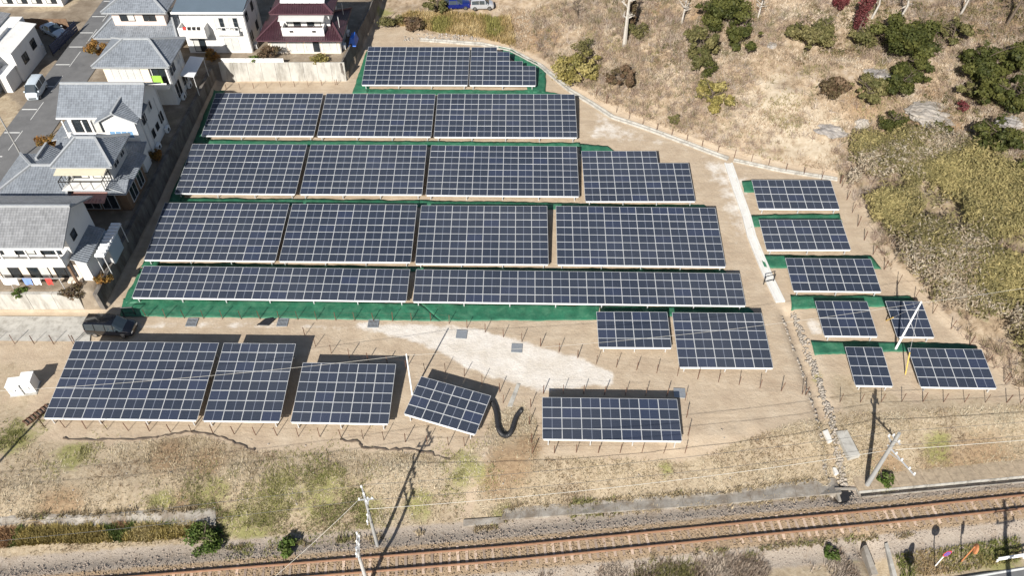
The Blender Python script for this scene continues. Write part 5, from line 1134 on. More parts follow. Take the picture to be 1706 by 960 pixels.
for i in range(len(W) - 1):
    for k in range(9): dense.append(W[i].lerp(W[i + 1], k / 9))
sm = [sum((dense[max(0, min(len(dense) - 1, i + d))] for d in range(-5, 6)), Vector()) / 11 for i in range(len(dense))]
mb = MB(); mb.tube([(p.x, p.y, hz(p.x, p.y) + .2) for p in sm], [.23 if i % 2 else .20 for i in range(len(sm))], 10); tag(mb.build('corrugated_pipe', M['black'], None), 'black corrugated pipe bent into a U beside the askew array', 'pipe')
def hoop(label, pts):
    a, b = pix(*pts[0]), pix(*pts[1]); t = thing('hoop_frame', label, 'frame', a); mb = MB(); h = Vector((0, 0, 1.1)); mb.tube([a, a + h, b + h, b], .05, 6); mb.build('tube', M['black'], t)
    mb = MB(); mb.tube([a + h * .3, b + h * .3], .03, 6); mb.build('brace', M['black'], t)
hoop('black steel hoop frame straddling the white drain', ((1272, 474), (1288, 470))); hoop('black hoop frame lying at the left end of the wide green strip', ((207, 526), (226, 525)))
# culverts
cu = thing('culvert', 'dark culvert mouth under the railway at the end of the ditch', 'culvert', pix(1410, 826)); q = pix(1410, 822)
for x0, x1, z0, z1 in ((-.95, -.75, -1.2, .15), (.75, .95, -1.2, .15), (-.95, .95, .02, .12)): mb = MB(); yy = -.9 if z0 < 0 else .12; mb.box(q.x + x0, q.x + x1, q.y + yy, q.y + (.1 if z0 < 0 else .3), q.z + .2 + z0, q.z + .2 + z1); mb.build('headwall', M['conc_dark'], cu)
mb = MB(); mb.box(q.x - .74, q.x + .74, q.y - .88, q.y + .11, q.z - .9, q.z + .16); mb.build('opening_shade', M['black'], cu)  # solid black box paints the shade inside the mouth
cu = thing('culvert_channel', 'open concrete culvert channel below the railway at the bottom right', 'culvert', pix(1460, 930))
for pts, m_ in (([(1437, 912), (1443, 910), (1462, 958), (1452, 960)], M['conc_dark']), ([(1473, 908), (1478, 906), (1500, 985), (1493, 987)], M['conc'])):
    P = [gp(u, v, -1.2) for u, v in pts]; mb = MB(); mb.hexa([(p.x, p.y, -2.3) for p in P[::-1]], [(p.x, p.y, -1.05) for p in P[::-1]]); mb.build('side_wall', m_, cu)
# stones of the ditch, rubble above the topmost row
def stones(name, label, P, sz, rng, m):
    base = np.array([[-.5, -.4, 0], [.5, -.5, 0], [.55, .45, 0], [-.45, .5, 0], [-.3, -.25, .6], [.35, -.3, .55], [.3, .3, .65], [-.3, .3, .5]]); n = len(P)
    v = base[None] * sz[:, None, None] * rng.uniform(.65, 1.35, (n, 8, 3)); a = rng.uniform(0, 6.28, n); ca, sa = np.cos(a)[:, None], np.sin(a)[:, None]
    v = np.stack([v[..., 0] * ca - v[..., 1] * sa, v[..., 0] * sa + v[..., 1] * ca, v[..., 2]], -1) + P[:, None, :] - [0, 0, .03]
    f = np.array([(3, 2, 1, 0), (4, 5, 6, 7), (0, 1, 5, 4), (1, 2, 6, 5), (2, 3, 7, 6), (3, 0, 4, 7)]); q = (f[None] + np.arange(n)[:, None, None] * 8).reshape(-1, 4)
    return tag(link(name, np_mesh(name, v.reshape(-1, 3), q, [m])), label, 'stones', kind='stuff')
rng = np.random.RandomState(11); D = np.array(DITCH); ps = []
for k in range(620):
    s_ = rng.uniform(0, len(D) - 1.001); i = int(s_); p = D[i] + (D[i + 1] - D[i]) * (s_ - i); side = rng.choice([.5, .65, .8, .65, .55, -.6]) + rng.normal(0, .09); ps.append((p[0] + side, p[1] + rng.normal(0, .1)))
ps = np.array(ps); stones('ditch_stones', 'grey stones lining both sides of the ditch', np.c_[ps, hgt(ps[:, 0], ps[:, 1])], rng.uniform(.10, .27, len(ps)), rng, M['stone'])
ps = np.array([px2(rng.uniform(672, 800), 60 + rng.uniform(-4, 8) + (0)) for _ in range(150)]); stones('rubble', 'pale rubble scattered above the topmost array', np.c_[ps, hgt(ps[:, 0], ps[:, 1])], rng.uniform(.1, .32, len(ps)), rng, M['rock_p'])
ps = np.array([px2(rng.uniform(0, 1350), rng.uniform(715, 860)) for _ in range(160)]); stones('bank_stones', 'small pale stones strewn over the dry railway bank', np.c_[ps, hgt(ps[:, 0], ps[:, 1])], rng.uniform(.05, .16, len(ps)), rng, M['rock_p'])
# power cabinet, pallet, soil lip
q = pix(44, 651); cb = thing('power_cabinet', 'white double power cabinet on bare earth left of the lower left array', 'cabinet', q, R(8))
for x0, x1, y0, y1, z1, nm in ((-1.1, -.05, -.5, .5, 1.25, 'cabinet_box'), (0.0, .95, -.35, .8, 1.45, 'cabinet_box')):
    mb = MB(); mb.box(x0, x1, y0, y1, .06, z1); o = mb.build(nm, M['white'], cb, world=False); mb = MB(); mb.box(x0 - .04, x1 + .04, y0 - .04, y1 + .04, z1 + .002, z1 + .07); mb.build('lid', M['white'], o, world=False)
    mb = MB(); mb.box(x0 + .1, x0 + .42, y0 - .02, y0 - .002, .3, .9); mb.build('louvre', M['frame_w'], o, world=False); mb = MB(); mb.box((x0 + x1) / 2 + .1, (x0 + x1) / 2 + .14, y0 - .05, y0 - .003, .6, .8); mb.build('handle', M['black'], o, world=False)
mb = MB(); mb.box(-1.2, 1.05, -.6, .9, -.15, .06); mb.build('plinth', M['conc'], cb, world=False)
q = pix(62, 692); pl = thing('steel_rack', 'rusty steel rack lying left of the lower left array', 'rack', q, R(55))
for k in range(7): mb = MB(); mb.box(-1.1 + k * .34, -1.0 + k * .34, -.35, .35, .1, .16); mb.build('slat', M['rust'], pl, world=False)
for y in (-.35, .3): mb = MB(); mb.box(-1.15, 1.1, y, y + .06, 0, .098); mb.build('runner', M['rust'], pl, world=False)
for lab, pts in (('dark ledge of cut earth along the top of the dry bank at left', [(105, 732), (160, 733), (220, 733), (262, 729), (290, 723), (325, 720), (370, 730), (405, 744), (430, 752)]), ('dark ledge of cut earth below the askew array', [(565, 734), (595, 736)] + [(605, 747), (640, 750), (690, 750), (720, 757), (755, 769)])):
    mb = MB(); W = [pix(*p) for p in pts]; dn = [W[i].lerp(W[i + 1], k / 6) for i in range(len(W) - 1) for k in range(6)]
    mb.tube([(p.x + random.uniform(-.1, .1), p.y + random.uniform(-.1, .1), hz(p.x, p.y) + .03) for p in dn], [random.uniform(.03, .13) for _ in dn], 6); tag(mb.build('earth_ledge', M['bark'], None), lab, 'ledge')
# signs, mirrors, guard rail
def disc(c, r, nrm, th, mb, m=0, n=24):
    nrm = Vector(nrm).normalized(); mb.tube([Vector(c) - nrm * th / 2, Vector(c) + nrm * th / 2], r, n, m)
q = pix(1557, 945); sg = thing('no_parking_sign', 'round blue and red no-parking sign on a white post at the bottom right', 'sign', q); n_ = Vector((.25, -.9, .1)).normalized(); H_ = 2.3
mb = MB(); mb.tube([q - Vector((0, 0, .2)), q + Vector((0, 0, H_ + .3))], .045, 8); mb.build('post', M['white'], sg)
c = q + Vector((0, 0, H_)) + n_ * .08; mb = MB(); disc(c, .36, n_, .02, mb); d_ = mb.build('disc', M['signred'], sg); mb = MB(); disc(c + n_ * .014, .285, n_, .01, mb); mb.build('blue_field', M['signblue'], d_)
rt = n_.cross(Vector((0, 0, 1))).normalized(); up_ = rt.cross(n_); mb = MB(); mb.bar(c + n_ * .022 + (up_ - rt) * -.2, c + n_ * .022 + (up_ - rt) * .2, .07, .006, up=n_); mb.build('slash', M['signred'], d_)
def mirror(label, q, h, dirs, r=.42):
    t = thing('traffic_mirror', label, 'mirror', q); mb = MB(); mb.tube([q - Vector((0, 0, .2)), q + Vector((0, 0, h + .2))], .05, 8); mb.build('post', M['orange'], t)
    for a, dz in dirs:
        n = Vector((math.cos(a), math.sin(a), -.1)).normalized(); c = q + Vector((0, 0, h + dz)) + n * .12; mb = MB(); mb.tube([c - n * .12, c - n * .05, c + n * .02, c + n * .06], [r * .3, r * .85, r, r], 20); f_ = mb.build('housing', M['orange'], t); mb = MB(); disc(c + n * .063, r * .93, n, .01, mb); mb.build('mirror_glass', M['chrome'], f_)
mirror('orange traffic mirror on an orange post right of the no-parking sign', pix(1601, 937), 2.3, ((R(-20), 0),))
q = gp(1516, 912, -1.2); q = Vector((q.x - 3.0 * sc_ * math.sin(SUN_AZ), q.y - 3.0 * sc_ * math.cos(SUN_AZ), -1.3)); mirror('double traffic mirror below the picture edge, seen by its two round shadows', q, 2.7, ((R(-50), .3), (R(-130), -.1)))
gr = thing('guard_rail', 'white pipe guard rail along the road in the bottom right corner', 'guard rail', gp(1665, 935, -1.3)); a = gp(1664, 931, -.55); b = gp(1900, 893, -.55)
mb = MB(); mb.tube([a, b], .075, 8); mb.build('pipe', M['white'], gr); mb = MB(); mb.tube([a - Vector((0, 0, .3)), b - Vector((0, 0, .3))], .06, 8); mb.build('pipe', M['white'], gr)
for k in range(6): p = a.lerp(b, .01 + k * .19); mb = MB(); mb.tube([p - Vector((0, 0, 1.0)), p + Vector((0, 0, .05))], .07, 8); mb.build('post', M['white'], gr)
# ------------------------------------------------------------ vegetation
def pix_at(u, v, off):
    """ground point below a spot that is `off` above the terrain and seen at u, v"""
    a = gp(u, v, 45.0); b = gp(u, v, -2.5); t = np.linspace(0, 1, 900); X = a.x + (b.x - a.x) * t; Y = a.y + (b.y - a.y) * t; Z = 45 - 47.5 * t
    i = int(np.argmax(Z < hgt(X, Y) + off)); return Vector((X[i], Y[i], float(hgt(X[i:i + 1], Y[i:i + 1])[0])))
PAL = {'dark': [(.042, .052, .014), (.072, .080, .020), (.11, .112, .030)], 'olive': [(.085, .088, .03), (.14, .13, .05), (.20, .175, .075)], 'yellow': [(.20, .17, .05), (.30, .25, .08), (.38, .32, .13), (.14, .13, .04)],
       'bamboo': [(.13, .125, .045), (.21, .19, .07), (.30, .255, .105), (.085, .088, .03)], 'brown': [(.12, .075, .045), (.18, .12, .075), (.10, .08, .04)], 'red': [(.13, .025, .03), (.18, .055, .055), (.09, .03, .03)], 'orange': [(.26, .12, .03), (.32, .18, .05), (.14, .10, .03)], 'green': [(.06, .10, .02), (.10, .15, .03), (.14, .18, .05)]}
def crown(name, c, rx, ry, rz, pal, n, rng, parent, leaf=.28, clumps=26, fill=.55, asp=.6):
    cl = rng.normal(size=(clumps, 3)); cl /= np.linalg.norm(cl, axis=1)[:, None]; cl *= rng.uniform(.35, .98, (clumps, 1)); cl[:, 2] = cl[:, 2] * .9 + .05
    rad = rng.uniform(.10, .32, clumps) * (1.0 if rx > 1.7 else 1.7); k = rng.choice(clumps, n, p=rad ** 2 / (rad ** 2).sum()); d = rng.normal(size=(n, 3)); d /= np.linalg.norm(d, axis=1)[:, None]
    pos = cl[k] + d * (rad[k] * rng.uniform(.55, 1.05, n))[:, None]; P = np.array(c) + pos * [rx, ry, rz]
    cols = np.array(PAL[pal]); cc = cols[rng.choice(len(cols), clumps)][k] * rng.uniform(.7, 1.3, (n, 1)); mixc = cols[rng.choice(len(cols), n)]; cc = np.clip(cc * .6 + mixc * .4, 0, 1)
    no = n // 7; ko = rng.choice(n, no); P[ko] = np.array(c) + pos[ko] * [rx, ry, rz] * rng.uniform(1.0, 1.22, (no, 1))
    off = np.array(root_loc(parent)); v, q, t = leaves(P - off, leaf * rng.uniform(.45, 1.6, n), cc, d, asp, .65, rng)
    return link(name, np_mesh(name, v, q, [M['leaf']], t), parent)
def branches(mb, base, top, r, rng, n=7, spread=1.0, lvl=1):
    base, top = Vector(base), Vector(top); mid = base.lerp(top, .5) + Vector((rng.normal(0, .06), rng.normal(0, .06), 0)) * (top - base).length; mb.tube([base, mid, top], [r, r * .7, r * .3], 6)
    for k in range(n):
        p = base.lerp(top, rng.uniform(.35, .95)); a = rng.uniform(0, 6.28); L = spread * rng.uniform(.4, 1.0); q = p + Vector((math.cos(a) * L, math.sin(a) * L, L * rng.uniform(.3, .9)))
        if lvl: branches(mb, p, q, r * .42, rng, 4, spread * .5, lvl - 1)
        else: mb.tube([p, q], [r * .45, r * .12], 4)
def plant(label, u, v, r, h, pal, name='shrub', cat='shrub', n=2200, seed=0, leaf=.28, trunk=.12, zc=None, lot=False, squash=1.0, grp=None):
    rng = np.random.RandomState(seed + int(u * 7 + v)); zc = h * .55 if zc is None else zc; b = pix_at(u, v, zc); t = thing(name, label, cat, b, 0, grp)
    mb = MB(); branches(mb, b - Vector((0, 0, .3)), b + Vector((0, 0, h * .8)), trunk, rng, 7, r * .8, 1); mb.build('trunk' if name.endswith('tree') else 'stem', M['bark'], t)
    crown('crown' if name.endswith('tree') else 'foliage', b + Vector((0, 0, zc)), r, r * squash, h * .48, pal, n, rng, t, leaf, clumps=max(16, int(r * 11)))
    return t
PL = [
 ('dark evergreen tree at the top edge, right of centre', 1200, 16, 3.5, 4.2, 'dark', 'evergreen_tree', 5200), ('lower dark evergreen tree just below the one at the top edge', 1236, 62, 2.4, 3.2, 'dark', 'evergreen_tree', 2400),
 ('tall dark olive bush hanging down the slope right of the bare slope centre', 1170, 72, 2.2, 6.0, 'olive', 'bush', 3000), ('small dark green clump at the foot of the tall olive bush', 1183, 112, 1.1, 2.4, 'dark', 'bush', 900),
 ('small olive shrub right of the pale bare trunk', 1059, 50, 1.3, 2.4, 'olive', 'shrub', 1000), ('dark green shrub behind the big yellow-green bush', 972, 80, 1.4, 2.2, 'olive', 'shrub', 1100),
 ('big yellow-green bush beside the curve of the gutter', 962, 112, 3.2, 3.4, 'yellow', 'bush', 4200), ('brown-green shrub right of the big yellow-green bush', 1035, 130, 1.9, 3.0, 'brown', 'shrub', 1700), ('yellow bush on the pale slope above the notched array', 1188, 160, 2.4, 3.0, 'yellow', 'bush', 2400),
 ('tiny green shrub by the fence curve', 1124, 200, .7, 1.1, 'olive', 'shrub', 350),
 ('largest dark evergreen tree in the upper right', 1516, 64, 3.9, 5.0, 'dark', 'evergreen_tree', 7000), ('dark evergreen tree joined below the largest one', 1528, 112, 2.4, 3.6, 'dark', 'evergreen_tree', 2400), ('round dark evergreen tree at the lower end of that group', 1503, 138, 2.4, 3.6, 'dark', 'evergreen_tree', 2600),
 ('wide dark evergreen tree near the right edge at the top', 1636, 106, 3.1, 4.0, 'dark', 'evergreen_tree', 5200), ('dark evergreen tree cut by the right edge', 1684, 158, 2.9, 4.0, 'dark', 'evergreen_tree', 4400), ('dark evergreen tree above it at the right edge', 1708, 96, 2.6, 3.6, 'dark', 'evergreen_tree', 3200),
 ('low olive shrub left of the evergreen cut by the right edge', 1624, 152, 2.0, 1.8, 'olive', 'shrub', 1300), ('light olive bush left of the round dark evergreen', 1450, 148, 2.7, 3.0, 'olive', 'bush', 2400), ('dark shrub above the yellow bamboo', 1490, 202, 1.5, 2.4, 'dark', 'shrub', 1300),
 ('dark green shrub in the middle of the bamboo slope', 1560, 218, 1.8, 1.8, 'dark', 'shrub', 1400), ('dark green bush near the right edge above the bamboo slope', 1664, 230, 2.8, 3.2, 'dark', 'bush', 2600), ('dark shrub low at the right edge beside bare earth', 1702, 285, 1.6, 2.6, 'dark', 'shrub', 1200),
 ('tall olive clump left of the red climber', 1357, 55, 3.2, 3.8, 'olive', 'bush', 3200), ('pale brown twiggy bush alone on the pale slope', 1390, 148, 1.6, 2.4, 'brown', 'shrub', 1100), ('small red-leaved shrub on the grey rock right of centre in the upper right', 1606, 177, .7, 1.1, 'red', 'shrub', 350),
 ('olive bush right of the largest evergreen', 1590, 50, 2.2, 3.0, 'olive', 'bush', 1700), ('round green shrub beside the blue car at the top', 729, 8, 1.9, 2.4, 'olive', 'shrub', 1800), ('green shrub by the driveway at the top of the dark wall', 652, 32, 1.5, 2.0, 'olive', 'shrub', 1300), ('brown weedy shrub right of the driveway shrub', 690, 38, 1.6, 1.5, 'brown', 'shrub', 1100),
 ('bushy brown shrub with a bare top at the left corner of the maroon-roofed house', 447, 90, 1.4, 2.0, 'brown', 'shrub', 1100), ('small yellow-green shrub left of the brown garden shrub on the wall', 424, 98, .8, 1.1, 'green', 'shrub', 500), ('round russet shrub below the white modern house', 353, 92, 1.0, 1.5, 'orange', 'shrub', 700), ('yellow-green shrub on the wall in front of the maroon-roofed house', 530, 98, 1.1, .9, 'yellow', 'shrub', 700),
 ('orange-green shrub by the road beside the cream house', 160, 82, 1.3, 1.9, 'orange', 'shrub', 1000), ('orange shrub in the dark yard below the cross-gabled house', 258, 257, .8, 1.2, 'orange', 'shrub', 550), ('orange shrub at the corner of the laundry garden', 170, 466, .8, 1.1, 'orange', 'shrub', 550), ('low green shrub at the garden wall under the laundry', 31, 491, .7, .9, 'green', 'shrub', 450),
 ('brown-green hedge beside the road left of the hip-roofed house', 78, 240, 1.5, 1.6, 'orange', 'hedge', 1200), ('dry brown shrub at the right end of the laundry garden', 120, 488, 1.0, .8, 'brown', 'shrub', 500),
 ('bright green bush at the end of the bottom left concrete strip', 340, 897, 1.4, 1.0, 'green', 'bush', 1300), ('dark green bush with a guy wire beside the rails', 478, 911, .7, .8, 'green', 'bush', 600), ('green tuft of leaves beside the culvert pole', 1474, 798, .7, .7, 'green', 'bush', 500), ('green weed clump left of the open culvert channel', 1387, 922, .6, .6, 'green', 'bush', 450),
 ('dark green clump right of the red climber in the upper right', 1440, 60, 1.6, 3.0, 'olive', 'bush', 1300)]
for i, (lab, u, v, r, h, pal, nm, n) in enumerate(PL): plant(lab, u, v, r, h, pal, nm, nm.replace('_', ' ').split()[-1], int(n * 1.5), i, .30 if r > 1.5 else .20)
# red climber on a trunk, bare trees
def climber(label, u0, v0, r, h, pal, seed):
    rng = np.random.RandomState(seed); b = pix(u0, v0); t = thing('climber_tree', label, 'tree', b); mb = MB(); branches(mb, b - Vector((0, 0, .3)), b + Vector((.3, .5, h)), .22, rng, 8, 1.2, 1); mb.build('trunk', M['bark'], t); crown('crown', b + Vector((.2, .3, h * .55)), r, r, h * .5, pal, 2600, rng, t, .24, 22)
climber('tree trunk covered in deep red climber at the top right', 1424, 66, .95, 7.0, 'red', 5); climber('brownish red leafless climber tree at the top centre right', 1046, 60, .6, 5.0, 'brown', 6); climber('shorter red climber stump left of the red-covered trunk', 1396, 18, .8, 2.6, 'red', 8)
def bare(label, u, v, h, seed, m='bark_p', r=.16, lean=(0, 0), spread=1.8):
    rng = np.random.RandomState(seed); b = pix(u, v); t = thing('bare_tree', label, 'tree', b); mb = MB(); branches(mb, b - Vector((0, 0, .3)), b + Vector((lean[0], lean[1], h)), r, rng, 9, spread, 2); mb.build('trunk', M[m], t)
bare('pale bare tree trunk standing left of the small olive shrub', 1040, 76, 8.0, 21, r=.30, spread=1.2); bare('pale bare tree with spreading twigs at the top right', 1600, 24, 5, 22); bare('dark bare leaning tree at the top right corner', 1676, 42, 6, 23, 'bark', .2, (.6, .4)); bare('pale bare tree behind the largest evergreen', 1494, 38, 5, 24); bare('grey bare tree left of the top evergreen', 1135, 40, 5, 25, 'bark_p', .13, (.3, 0), 1.3); bare('small bare tree with pale twigs at the top centre', 965, 30, 3, 26, 'bark', .1, (-1, .2), 1.5); bare('bare twiggy tree in the upper right between climber and evergreen', 1452, 30, 4, 27); bare('pale bare tree left of the olive clump', 1262, 30, 4.5, 28, 'bark_p', .12, (.4, .2), 1.0)
# bamboo grass slope: a mass nobody could count
rng = np.random.RandomState(31)
BAM = [px2(*q) for q in [(1405, 225), (1455, 205), (1520, 215), (1580, 240), (1640, 265), (1720, 300), (1900, 330), (1950, 700), (1712, 640), (1650, 590), (1590, 545), (1530, 490), (1490, 440), (1455, 385), (1425, 330), (1405, 290)]]
bx0, bx1 = min(p[0] for p in BAM), max(p[0] for p in BAM); by0, by1 = min(p[1] for p in BAM), max(p[1] for p in BAM)
def scatter(poly, n, rng, dens=None):
    x0, x1 = min(p[0] for p in poly), max(p[0] for p in poly); y0, y1 = min(p[1] for p in poly), max(p[1] for p in poly); X = rng.uniform(x0, x1, n * 3); Y = rng.uniform(y0, y1, n * 3); k = inpoly(X, Y, poly)
    if dens is not None: k &= rng.uniform(0, 1, len(X)) < dens(X, Y)
    X, Y = X[k][:n], Y[k][:n]; return np.c_[X, Y, hgt(X, Y)]
cl = scatter(BAM, 6400, rng, lambda X, Y: np.clip((fbm(X, Y, 4, 77) - .42) * 7, .03, 1) * sstep(.0, 3.0, sdp(X, Y, BAM) + 4 * (fbm(X, Y, 4, 71) - .5)))
ncl = len(cl); hgts = .6 + 3.2 * fbm(cl[:, 0], cl[:, 1], 5, 78) ** 1.2; typ = fbm(cl[:, 0], cl[:, 1], 6, 80) + .05 + .16 * np.exp(-((cl[:, 0] - px2(1460, 245)[0]) ** 2 + (cl[:, 1] - px2(1460, 245)[1]) ** 2) / 36)
m_ = 40; K = np.repeat(np.arange(ncl), m_); d = rng.normal(size=(ncl * m_, 3)); d /= np.linalg.norm(d, axis=1)[:, None]
P = cl[K] + d * [.6, .6, .35] + np.c_[np.zeros((len(K), 2)), hgts[K] * rng.uniform(.45, 1.0, len(K))]
cols = np.array([(.29, .245, .105), (.36, .30, .135), (.24, .21, .09), (.40, .34, .18)]); oliv = np.array([(.18, .158, .07), (.23, .195, .09), (.145, .13, .055)]); dryc = np.array([(.36, .30, .22), (.30, .235, .165), (.43, .375, .29)])
tt = np.clip(typ[K] + rng.normal(0, .05, ncl)[K] + rng.normal(0, .03, len(K)), 0, .999); gi = rng.choice(3, ncl)[K]
cc = np.where((tt > .57)[:, None], cols[gi], np.where((tt > .44)[:, None], oliv[gi], dryc[gi])) * rng.uniform(.85, 1.18, (len(K), 1))
v, q, t = leaves(P, rng.uniform(.25, .55, len(K)), np.clip(cc, 0, 1), d * .45 + [0, -.15, .8], .24, .45, rng)
tag(link('bamboo_grass', np_mesh('bamboo_grass', v, q, [M['leaf']], t)), 'mass of yellow-green bamboo grass covering the right-hand slope', 'bamboo grass', kind='stuff')
# twiggy brush over the slopes: uncountable
BR = [px2(*q) for q in [(880, 20), (900, 90), (960, 140), (1040, 180), (1150, 225), (1230, 255), (1330, 275), (1400, 290), (1430, 345), (1470, 430), (1545, 505), (1640, 600), (1715, 660), (1800, 620), (1800, 0), (1400, -5), (1000, -5)]]
cl = scatter(BR, 6500, rng, lambda X, Y: np.clip((fbm(X, Y, 8, 177) - .38) * 5, .05, 1)); m_ = 22; K = np.repeat(np.arange(len(cl)), m_); d = rng.normal(size=(len(K), 3)); d[:, 2] = np.abs(d[:, 2]) * 1.3; d /= np.linalg.norm(d, axis=1)[:, None]
hh_ = rng.uniform(.5, 1.5, len(cl))[K]; L = hh_ * rng.uniform(.5, 1.0, len(K)); a0 = cl[K] + rng.normal(0, .15, (len(K), 3)) * [1, 1, 0]; a1 = a0 + d * L[:, None]; sd_ = np.cross(d, rng.normal(size=(len(K), 3))); sd_ /= np.linalg.norm(sd_, axis=1)[:, None]; w_ = rng.uniform(.012, .032, (len(K), 1))
v = np.stack([a0 - sd_ * w_, a0 + sd_ * w_, a1], 1).reshape(-1, 3); bc = np.array([(.31, .235, .19), (.38, .32, .27), (.24, .175, .135), (.21, .185, .10), (.33, .25, .17)]); cb_ = bc[rng.choice(5, len(cl))][K] * rng.uniform(.7, 1.3, (len(K), 1))
tag(link('hill_brush', np_mesh('hill_brush', v, np.arange(len(v)).reshape(-1, 3), [M['straw']], np.repeat(np.clip(cb_, 0, 1), 3, axis=0))), 'grey-brown leafless brush scattered over the hillside', 'brush', kind='stuff')
def rock(label, u, v, r, fl, seed, m='stone'):
    rng = np.random.RandomState(seed); b = pix(u, v); bm = bmesh.new(); bmesh.ops.create_icosphere(bm, subdivisions=4, radius=1.0)
    for w in bm.verts:
        c = w.co; n1 = float(fbm(np.array([c.x * 2 + seed]), np.array([c.y * 2 + c.z * 1.7]), .9, seed, 4)[0]); n2 = float(vn(np.array([c.x * 5 + c.z * 3]), np.array([c.y * 5 - c.z * 2]), .7, seed + 5)[0]); k = .5 + .7 * n1 + .30 * n2; w.co = Vector((c.x * k * r, c.y * k * r * .8, c.z * k * r * fl))
    me = bpy.data.meshes.new('rock'); bm.to_mesh(me); bm.free(); o = link('rock', me, None, [M[m]]); o.location = (b.x, b.y, b.z - r * fl * .4); tag(o, label, 'rock')
# olive undergrowth between the hillside trees
UG = [px2(*q) for q in [(1000, 5), (1060, 90), (1150, 130), (1215, 90), (1300, 50), (1330, 110), (1400, 150), (1430, 200), (1520, 215), (1600, 220), (1720, 290), (1800, 200), (1800, -5), (1300, -5)]]
cl = scatter(UG, 1500, rng, lambda X, Y: np.clip((fbm(X, Y, 7, 277) - .45) * 6, .01, 1)); m_ = 36; K = np.repeat(np.arange(len(cl)), m_); d = rng.normal(size=(len(K), 3)); d[:, 2] = np.abs(d[:, 2]); d /= np.linalg.norm(d, axis=1)[:, None]
rr = rng.uniform(.25, .8, len(cl))[K]; P = cl[K] + d * rr[:, None] * rng.uniform(.5, 1.0, (len(K), 1)); uc = np.array([(.13, .115, .05), (.19, .16, .075), (.22, .155, .09), (.085, .085, .03), (.27, .21, .12)]); cc = uc[rng.choice(5, len(cl))][K] * rng.uniform(.75, 1.25, (len(K), 1))
v, q, t = leaves(P, rng.uniform(.12, .34, len(K)), np.clip(cc, 0, 1), d, .45, .8, rng); tag(link('undergrowth', np_mesh('undergrowth', v, q, [M['leaf']], t)), 'olive and brown undergrowth between the hillside trees', 'undergrowth', kind='stuff')
rock('grey rock outcrop left of the round dark evergreen', 1472, 122, 2.2, .28, 1, 'rock'); rock('low grey rock at the lower end of the pale slope', 1385, 212, 2.0, .22, 2, 'rock'); rock('pale upright rock above the yellow bamboo', 1437, 206, 1.0, .8, 3, 'rock_p'); rock('long pale grey rock slope right of the upper evergreens', 1560, 188, 3.0, .22, 4, 'rock_p'); rock('broken grey rock at the right edge below the evergreens', 1688, 205, 1.6, .5, 5, 'rock'); rock('small dark stone on the slope left of the olive clump', 1285, 75, .9, .4, 6, 'rock')
# dry grass on the bank, on the hill, weeds
def grass(name, label, P, h, cols, rng, width=.07, blades=3, lean=.8):
    cf = np.clip(fbm(P[:, 0], P[:, 1], 2.6, 301) * 1.9 - .45 + rng.normal(0, .13, len(P)), 0, .999); c = np.array(sorted(cols))[(cf * len(cols)).astype(int)] * rng.uniform(.88, 1.12, (len(P), 1)); v, q, t = tufts(P, h * rng.uniform(.5, 1.3, len(P)), np.clip(c, 0, 1), width, blades, lean, rng)
    tag(link(name, np_mesh(name, v, q, [M['straw']], t)), label, 'grass', kind='stuff')
STRAW = [(.38, .31, .20), (.44, .37, .26), (.33, .26, .17), (.49, .43, .32), (.27, .20, .13)]
P = scatter(BANK, 34000, rng, lambda X, Y: np.clip((fbm(X, Y, 3.5, 88) - .22) * 2.2, .05, 1) * (np.abs(trk_d(X, Y)) > 3.2))
gcol = fbm(P[:, 0], P[:, 1], 3, 66)
grass('dry_grass', 'dry straw-coloured grass over the railway bank', P, .17, STRAW, rng, .06, 3, 1.9)
GB = P[gcol > .60]; gsel = []
for u, v_, r in [(545, 822, 3.2), (470, 815, 2.6), (400, 872, 2.4), (610, 850, 2), (775, 785, 2.4), (430, 882, 2), (350, 830, 2.5), (270, 835, 1.6), (30, 730, 2), (1470, 800, 1), (120, 760, 2)]:
    q = pix(u, v_); n = int(330 * r * r); xy = rng.normal(0, r * .55, (n, 2)) + [q.x, q.y]; gsel.append(np.c_[xy, hgt(xy[:, 0], xy[:, 1])])
gg_ = np.concatenate(gsel); gg_ = gg_[fbm(gg_[:, 0], gg_[:, 1], 1.6, 401) > .5]
grass('green_grass', 'patches of green grass in the dry railway bank', gg_, .16, [(.15, .16, .05), (.22, .215, .075), (.31, .285, .13)], rng, .06, 3, 1.4)
HG = [px2(*q) for q in [(830, 70), (900, 95), (950, 140), (1000, 170), (1080, 203), (1150, 228), (1220, 255), (1320, 275), (1400, 288), (1410, 225), (1460, 200), (1560, 225), (1706, 270), (1706, 5), (1400, 3), (1000, 3), (830, 10)]]
P = scatter(HG, 42000, rng, lambda X, Y: np.clip((fbm(X, Y, 4, 91) - .25) * 2.2, .04, 1))
grass('hill_grass', 'dry pale grass over the upper slope', P, .34, [(.37, .285, .20), (.43, .35, .26), (.31, .23, .16), (.48, .41, .32), (.27, .23, .12)], rng, .09, 3, 1.2)
P = scatter([px2(*q) for q in [(655, 40), (720, 52), (800, 62), (860, 78), (850, 30), (760, 22), (680, 20)]], 5000, rng); grass('tall_weeds', 'tall golden weeds on the bank above the topmost array', P, .7, [(.42, .31, .15), (.50, .40, .22), (.30, .22, .09), (.24, .22, .07)], rng, .09, 3, .7)
WD = [px2(*q) for q in [(-40, 884), (120, 880), (200, 876), (330, 872), (345, 890), (260, 902), (100, 906), (-40, 915)]]
P = scatter(WD, 3800, rng); tw = fbm(P[:, 0], P[:, 1], 2.2, 55)
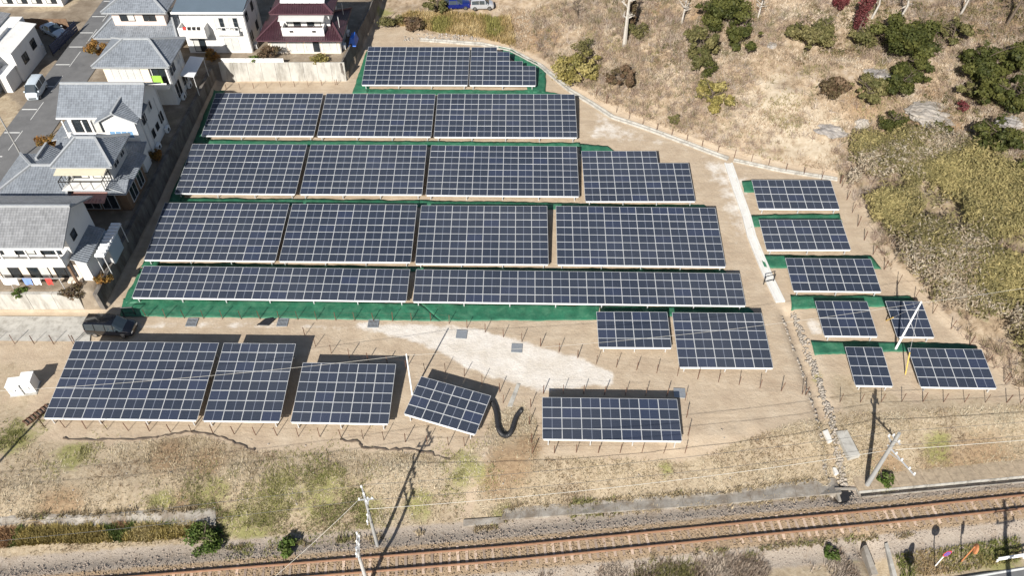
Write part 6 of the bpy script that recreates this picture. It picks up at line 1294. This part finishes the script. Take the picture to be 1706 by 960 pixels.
for lo, hi, nm, lab, cols in ((0, .45, 'rust_weeds', 'rust-brown weeds below the bottom left concrete strip', [(.20, .11, .06), (.28, .17, .09)]), (.45, .56, 'green_weeds', 'dark green weeds below the bottom left concrete strip', [(.07, .10, .025), (.12, .15, .04)]), (.56, 1.1, 'yellow_weeds', 'yellow weeds below the bottom left concrete strip', [(.33, .26, .09), (.27, .215, .08), (.38, .31, .15)])):
    k = (tw >= lo) & (tw < hi); grass(nm, lab, P[k], .42, cols, rng, .09, 4, 1.0)
P = scatter([px2(*q) for q in [(900, 957), (1100, 935), (1400, 915), (1430, 960), (1450, 1040), (850, 1040)]], 6000, rng, lambda X, Y: np.clip((fbm(X, Y, 2.5, 97) - .35) * 3, 0, 1)); grass('scrub', 'grey-brown dry scrub south of the rails', P, .45, [(.30, .24, .19), (.20, .15, .11), (.38, .32, .26), (.16, .15, .06)], rng, .06, 4, 1.0)
P = scatter([px2(*q) for q in [(1490, 925), (1700, 895), (1700, 935), (1600, 955), (1500, 965)]], 1800, rng); grass('verge_grass', 'green and brown verge grass around the roadside signs', P, .25, [(.16, .17, .05), (.30, .22, .12), (.24, .20, .08)], rng)

ed_ = []
for pts, z in (([(838, 850), (1000, 835), (1200, 821), (1400, 793)], 0), ([(835, 869), (1000, 857), (1200, 843), (1402, 824)], 0), ([(-40, 865), (100, 860), (240, 854), (358, 848)], 0), ([(1050, 934), (1300, 912), (1520, 892)], 0), ([(380, 915), (620, 898), (830, 880)], 0)):
    for k in range(520):
        i = rng.randint(0, len(pts) - 1); f = rng.uniform(); ed_.append(px2(pts[i][0] * (1 - f) + pts[i + 1][0] * f, pts[i][1] * (1 - f) + pts[i + 1][1] * f + rng.normal(0, 2.6)))
ed_ = np.array(ed_); ed_ = np.c_[ed_, hgt(ed_[:, 0], ed_[:, 1]) + .05]; ed_ = ed_[fbm(ed_[:, 0], ed_[:, 1], 1.8, 402) > .45]
grass('edge_weeds', 'dry weeds along the concrete strips and ballast edges', ed_, .28, [(.30, .24, .15), (.22, .17, .10), (.38, .31, .21), (.20, .19, .08)], rng, .08, 4, 1.2)
